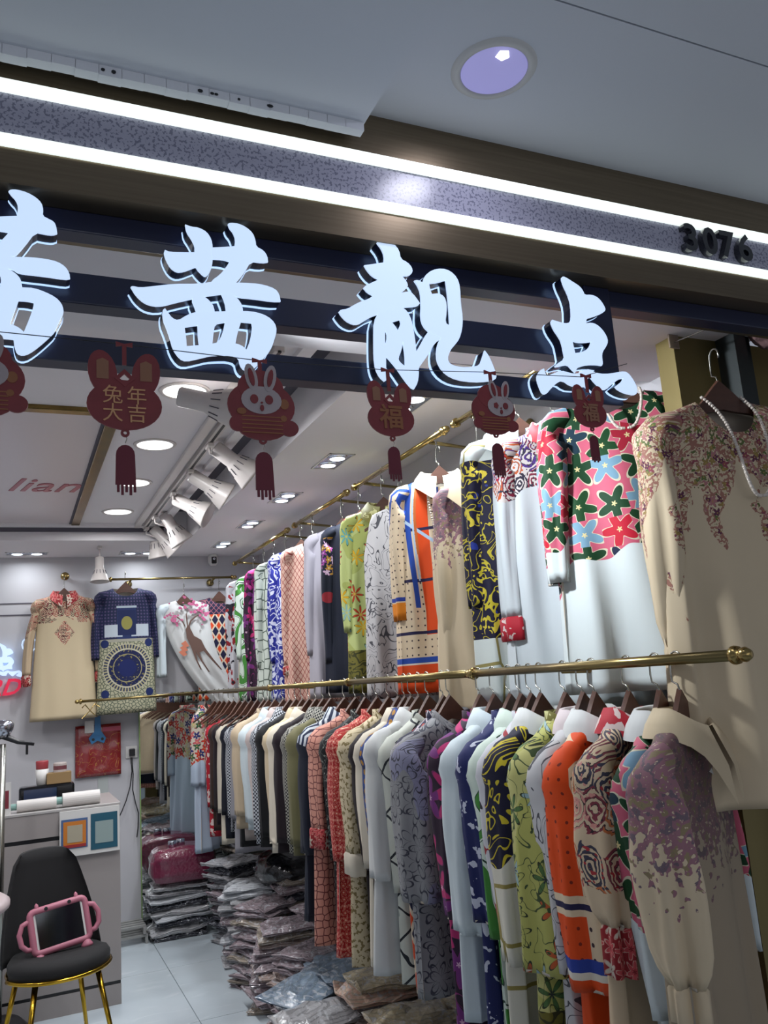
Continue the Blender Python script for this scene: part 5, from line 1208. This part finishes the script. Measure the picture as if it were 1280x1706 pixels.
# tablet in a pink bumper case, leaning on the backrest
q = at(98, 1540, Y=4.30); M_pink = material('pink_rubber', color=srgb('#b06a7c'), rough=.5)
t = thing('tablet_computer', 'tablet in a pink bumper case with two handles leaning on the black chair', 'tablet', (q.x+.005, 4.30, q.z-.005), (radians(-14), radians(-6), radians(10)))
bm = bmesh.new(); w_, h_ = .118, .085
pts = [(-w_, -h_), (w_, -h_), (w_, h_), (-w_, h_)]
ring = []
for (cx, cz), a0 in (((w_-.02, h_-.02), 0), ((-w_+.02, h_-.02), 90), ((-w_+.02, -h_+.02), 180), ((w_-.02, -h_+.02), 270)):
    for k in range(5): a = radians(a0+k*22.5); ring.append((cx+.02*cos(a), 0, cz+.02*sin(a)))
tube(bm, ring, .015, 10, closed=True); link_mesh('bumper', bm, M_pink, t, smooth=True)
link_mesh('bezel', box(bmesh.new(), -w_+.004, w_-.004, -.006, .006, -h_+.004, h_-.004, .003), M_white, t)
link_mesh('screen', box(bmesh.new(), -w_+.022, w_-.022, -.0085, -.005, -h_+.012, h_-.012), M_blackgloss, t)
for s in (-1, 1):
    link_mesh('handle', tube(bmesh.new(), [(s*(w_+.0), 0, .055), (s*(w_+.035), 0, .045), (s*(w_+.052), 0, .01), (s*(w_+.048), 0, -.035), (s*(w_+.028), 0, -.058), (s*(w_), 0, -.062)], .0115, 10), M_pink, t, smooth=True)
    link_mesh('foot', lathe(bmesh.new(), [(0, -.03), (.026, -.03), (.026, -.02), (.014, 0), (0, .006)], 16, Matrix.Translation((s*.10, 0, -h_-.005))), M_pink, t, smooth=True)
    link_mesh('horn', lathe(bmesh.new(), [(.009, 0), (.008, .014), (0, .022)], 10, Matrix.Translation((s*.085, 0, h_+.012))), M_pink, t, smooth=True)
    link_mesh('eye_dot', lathe(bmesh.new(), [(0, 0), (.008, 0), (.008, .003), (0, .004)], 12, Matrix.Translation((s*.05, -.013, h_+.0)) @ Matrix.Rotation(pi/2, 4, 'X')), M_black, t)
# pale round table cut by the left edge, slatted crates behind the counter
q = at(0, 1505, Y=3.3)
t = thing('side_table', 'pale pink round tabletop cut off by the left edge', 'table', (at(17, 1505, Y=3.3).x-.30, 3.3, 0))
link_mesh('tabletop', lathe(bmesh.new(), [(0, q.z-.02), (.28, q.z-.02), (.30, q.z-.008), (.30, q.z+.008), (.285, q.z+.018), (0, q.z+.018)], 40), material('pale_pink_top', color=srgb('#b9a9ab'), rough=.4), t, smooth=True)
link_mesh('pedestal', lathe(bmesh.new(), [(0, 0), (.16, 0), (.16, .015), (.03, .03), (.025, q.z-.02)], 24), M_gleg, t, smooth=True)
for i, lb in enumerate(('grey slatted crate on the floor between counter and mirror, lower', 'grey slatted crate on the floor between counter and mirror, upper')):
    q = at(214, 1556, Z=.05); t = thing('slatted_crate', lb, 'crate', (q.x+.0-.012*i, q.y, .058*i), 0, 'slatted crates')
    M_cr = material('grey_crate', color=srgb('#8f8f8d'), rough=.6)
    for k in range(4): link_mesh('slat', box(bmesh.new(), -.11, .11, -.10+k*.055, -.075+k*.055, .04, .052), M_cr, t)
    for s in (-1, 1): link_mesh('side', box(bmesh.new(), s*.10-.008, s*.10+.008, -.11, .11, 0, .04), M_cr, t)
# ---------------------------------------------------------------- piles of bagged garments
def pack_mesh(seed, w=.30, d=.24, h=.026, n=7):
    rg = Vector((seed*3.1, seed*1.7, 0)); bm = bmesh.new(); T_, B_ = [], []
    for j in range(n):
        a, b = [], []
        for i in range(n):
            u, v = -1+2*i/(n-1), -1+2*j/(n-1); e = (1-abs(u)**4)*(1-abs(v)**4); nn = mnoise.noise(Vector((u*1.9, v*1.9, 0))+rg); n2 = mnoise.noise(Vector((u*4, v*4, 5))+rg)
            x = u*w/2*(1+.05*mnoise.noise(Vector((0, v*2, 9))+rg)); y = v*d/2*(1+.06*mnoise.noise(Vector((u*2, 0, 4))+rg))
            zt = h*(.35+.5*e+.35*nn+.18*n2); a.append(bm.verts.new((x, y, max(.004, zt)+.004*n2))); b.append(bm.verts.new((x*.98, y*.98, .0+.25*h*nn)))
        T_.append(a); B_.append(b)
    for j in range(n-1):
        for i in range(n-1): bm.faces.new((T_[j][i], T_[j][i+1], T_[j+1][i+1], T_[j+1][i])); bm.faces.new((B_[j][i+1], B_[j][i], B_[j+1][i], B_[j+1][i+1]))
    m = n-1
    ridx = [(0, i) for i in range(m)]+[(i, m) for i in range(m)]+[(m, m-i) for i in range(m)]+[(m-i, 0) for i in range(m)]
    loops = [[T_[a][b] for a, b in ridx]]
    K = 5
    for k in range(1, K):
        t_ = k/K; lp_ = []
        for q_, (a, b) in enumerate(ridx):
            p = T_[a][b].co.lerp(B_[a][b].co, t_); o_ = 1+(.030 if k % 2 else -.012)*(1+mnoise.noise(Vector((q_*.7, k*2.0, seed)))); lp_.append(bm.verts.new((p.x*o_, p.y*o_, p.z+.002*mnoise.noise(Vector((q_*.9, k, seed+5))))))
        loops.append(lp_)
    loops.append([B_[a][b] for a, b in ridx])
    for A_, C_ in zip(loops, loops[1:]):
        for q_ in range(len(ridx)): r_ = (q_+1) % len(ridx); bm.faces.new((A_[r_], A_[q_], C_[q_], C_[r_]))
    for i in range(0): bm.faces.new((T_[0][i+1], T_[0][i], B_[0][i], B_[0][i+1])); bm.faces.new((T_[m][i], T_[m][i+1], B_[m][i+1], B_[m][i])); bm.faces.new((T_[i][0], T_[i+1][0], B_[i+1][0], B_[i][0])); bm.faces.new((T_[i+1][m], T_[i][m], B_[i][m], B_[i+1][m]))
    me = bpy.data.meshes.new('bagged_garment'); bm.normal_update(); bm.to_mesh(me); bm.free(); me.materials.append(None); return me
PK = [pack_mesh(s) for s in range(7)]
def film(name, col, col2=None, sc=14.0):  # pale streaks are film highlights painted into the colour
    c = srgb(col); c2 = srgb(col2) if col2 else tuple(k*.72 for k in c)
    return material(name+'_in_film', lambda x, y, z: mix(mix(mix(c, c2, nz(vec(x, y, z), sc, 3)), tuple(k*.45 for k in c), (fract(z*210.0+nz(vec(x, y, 1.0), 8.0, 2)*3.0) < .28)*.75), (.62, .64, .68), nmin(nmax((nz(vec(x+3.0, y*.5, z*3.0), 34.0, 3, 1.5)-.55)*6.0, 0.0), .7)), rough=.16, coat=.5, bump=(38, .55), coords='Object')
FM = [film('grey', '#a9a8ac'), film('mauve', '#a4959b'), film('taupe', '#b0a496'), film('pale', '#bdbdc0'), film('charcoal', '#4c4d56'), film('sage', '#9aa394'), film('white', '#cdd0d5'), film('dusty', '#bba79f')]
FN = ['grey', 'mauve', 'taupe', 'pale grey', 'charcoal', 'sage', 'white', 'pink']
M_flor = film('floral', '#f2e4cc', '#b87066', 46.0); FL2 = film('leafy', '#e6dcc0', '#94805a', 60.0); M_blw = film('bluewhite', '#a9bccb', '#3c4a66', 46.0)
ORD = ['topmost', 'second', 'third', 'fourth', 'fifth', 'sixth', 'seventh', 'eighth', 'ninth', 'tenth', 'eleventh', 'twelfth', 'thirteenth', 'fourteenth', 'fifteenth', 'sixteenth', 'seventeenth', 'eighteenth', 'nineteenth', 'twentieth']
def pile(x, y, n, h, where, rot=0.0, cols=(0, 1, 2, 3, 4), w=1.0, d=1.0, lean=(0, 0), group=None, mats=None, jit=.02, rj=.10, top=0.0):
    rg = random.Random(int(abs(x*91+y*37)*10)); z = 0.0
    for k in range(n):
        me = PK[rg.randrange(7)]; hk = h*rg.uniform(.85, 1.2); ci = rg.choice(cols); o = bpy.data.objects.new('bagged_garment', me); COL.objects.link(o)
        s = k/max(1, n-1); o.location = (x+lean[0]*s+rg.uniform(-jit, jit), y+lean[1]*s+rg.uniform(-jit, jit), z)
        o.rotation_euler = (rg.uniform(-.04, .04)+top*s, rg.uniform(-.05, .05), rot+rg.uniform(-rj, rj)+(pi if rg.random() < .5 else 0)); o.scale = (w*rg.uniform(.93, 1.07), d*rg.uniform(.93, 1.05), hk/.020)
        o.material_slots[0].link = 'OBJECT'; o.material_slots[0].material = (mats[k % len(mats)] if mats else FM[ci]); z += hk*.92
        i = n-1-k; tag(o, (FN[ci] if not mats else 'printed')+' bagged garment, '+(ORD[i] if i < 20 else str(i))+' from the top of '+where, 'bagged garment', group or 'bagged garments in '+where)
    return z
# under the wine bag
fa = at(250, 1560, Z=0)
z1 = pile(1.03, 6.03, 9, .040, 'the stack under the wine red bag', cols=(3, 6, 0, 4, 3), w=1.20, d=1.15, jit=.012)
bag = thing('zip_bag', 'glossy wine red quilted bag lying on the stack before the mirror', 'bag', (1.05, 6.0, z1), radians(-4))
bm = bmesh.new(); box(bm, -.20, .22, -.15, .15, 0, .23, .06); bmesh.ops.subdivide_edges(bm, edges=bm.edges[:], cuts=4, use_grid_fill=True)
for v in bm.verts:
    v.co += v.co.normalized()*.012*mnoise.noise(v.co*14)+Vector((0, 0, -.02*abs(v.co.x)/.2 if v.co.z > .15 else 0))
link_mesh('bag_body', bm, material('wine_plastic', lambda x, y, z: mix(H('#5c1830'), H('#7a2a48'), nz(vec(x, y, z), 18.0, 3)), rough=.18, coat=.6, bump=(55, .5), coords='Object'), bag, smooth=True)
for (x_, lb) in ((-.06, 'small chrome round tin, left of two on the wine bag'), (-.0, 'small chrome round tin, right of two on the wine bag')):
    t = thing('round_tin', lb, 'tin', (1.05+x_, 5.99+x_*.6, z1+.222), 0, 'tins on the wine bag'); link_mesh('tin', lathe(bmesh.new(), [(0, 0), (.028, 0), (.028, .034), (.025, .038), (0, .038)], 18), M_reflector, t, smooth=True)
# piles along the right wall, far to near
def P0(px, py): q = at(px, py, Z=0); return q.x, q.y
x, y = P0(405, 1545); x += .16; y += .05
pile(1.36, 5.62, 15, .036, 'the tall stack by the wine bag', rot=.4, cols=(0, 3, 1, 4), w=1.0, lean=(-.03, .0), jit=.02)
pile(1.52, 5.98, 20, .034, 'the stack in the back corner', rot=.2, cols=(0, 2, 5), w=1.0, jit=.015)
pile(1.30, 5.20, 13, .036, 'the leaning pile below the cream shirts', rot=-.35, cols=(0, 3, 1, 6), lean=(.02, .0), rj=.25)
pile(1.55, 5.28, 15, .036, 'the pile behind the cream shirts', rot=.1, cols=(4, 1, 0))
pile(1.27, 4.80, 12, .034, 'the low mauve pile below the black shirt', rot=.5, cols=(1, 2, 1), lean=(.03, 0), rj=.25)
pile(1.55, 4.88, 14, .036, 'the wall pile below the checked shirt', rot=.0, cols=(1, 2, 4))
pile(1.25, 4.42, 12, .033, 'the mauve pile by the navy hem', rot=-.2, cols=(1, 7, 2, 1), lean=(.04, 0), rj=.25)
pile(1.54, 4.45, 13, .034, 'the wall pile behind the navy dress', rot=.2, cols=(2, 1, 0))
pile(1.27, 4.04, 11, .033, 'the pile below the pink lattice', rot=.35, cols=(1, 7, 2), lean=(.03, 0), rj=.25)
pile(1.55, 4.05, 12, .034, 'the wall pile below the red dress', rot=-.1, cols=(2, 7, 1))
pile(1.20, 3.72, 8, .034, 'the front pile under blue prints', rot=.3, cols=(0, 3, 1), rj=.3)
pile(1.46, 3.70, 9, .034, 'the pile below the maroon dress', rot=-.25, cols=(3, 0, 6), rj=.3)
for i, (x_, y_, r_) in enumerate(((1.16, 3.66, .5), (1.38, 3.80, -.3), (1.40, 3.58, .2))):
    o = bpy.data.objects.new('bagged_garment', PK[i]); COL.objects.link(o); o.location = (x_, y_, .30+.02*i); o.rotation_euler = (.05, -.08, r_); o.scale = (1.2, 1.1, 1.6)
    o.material_slots[0].link = 'OBJECT'; o.material_slots[0].material = M_blw; tag(o, 'bagged navy and white swirl print blouse, '+['left', 'rear', 'right'][i]+' of three atop the front pile', 'bagged garment', 'swirl print bags atop the front pile')
k = 0
for x_, y_, n_ in ((1.08, 3.36, 10), (1.36, 3.34, 12), (1.60, 3.36, 12), (1.04, 3.00, 11), (1.33, 2.98, 12), (1.60, 3.00, 12), (1.10, 2.64, 12), (1.42, 2.62, 13)):
    pile(x_, y_, n_, .035, ['the floral aisle pile', 'the floral middle pile', 'the floral wall pile', 'the second floral aisle pile', 'the second floral middle pile', 'the second floral wall pile', 'the nearest floral aisle pile', 'the nearest floral wall pile'][k], rot=random.Random(k).uniform(-.6, .6), mats=[M_flor, FL2, M_flor, FM[7], FM[3]], rj=.5, group='bagged floral garments in the near piles'); k += 1
# black bag slumped in the back
t = thing('black_bag', 'slumped glossy black plastic bag on the piles below the dark shirts', 'bag', (1.50, 5.05, .50))
bm = bmesh.new(); bmesh.ops.create_icosphere(bm, subdivisions=4, radius=.17)
for v in bm.verts:
    v.co.z *= .62; v.co.x *= 1.05; v.co.y *= 1.5; v.co += v.co.normalized()*(.03*mnoise.noise(v.co*9)+.012*mnoise.noise(v.co*26))
    v.co.z = max(v.co.z, -.06)
link_mesh('bag_film', bm, material('black_film', color=srgb('#131317'), rough=.14, coat=.5, bump=(30, .6)), t, smooth=True)
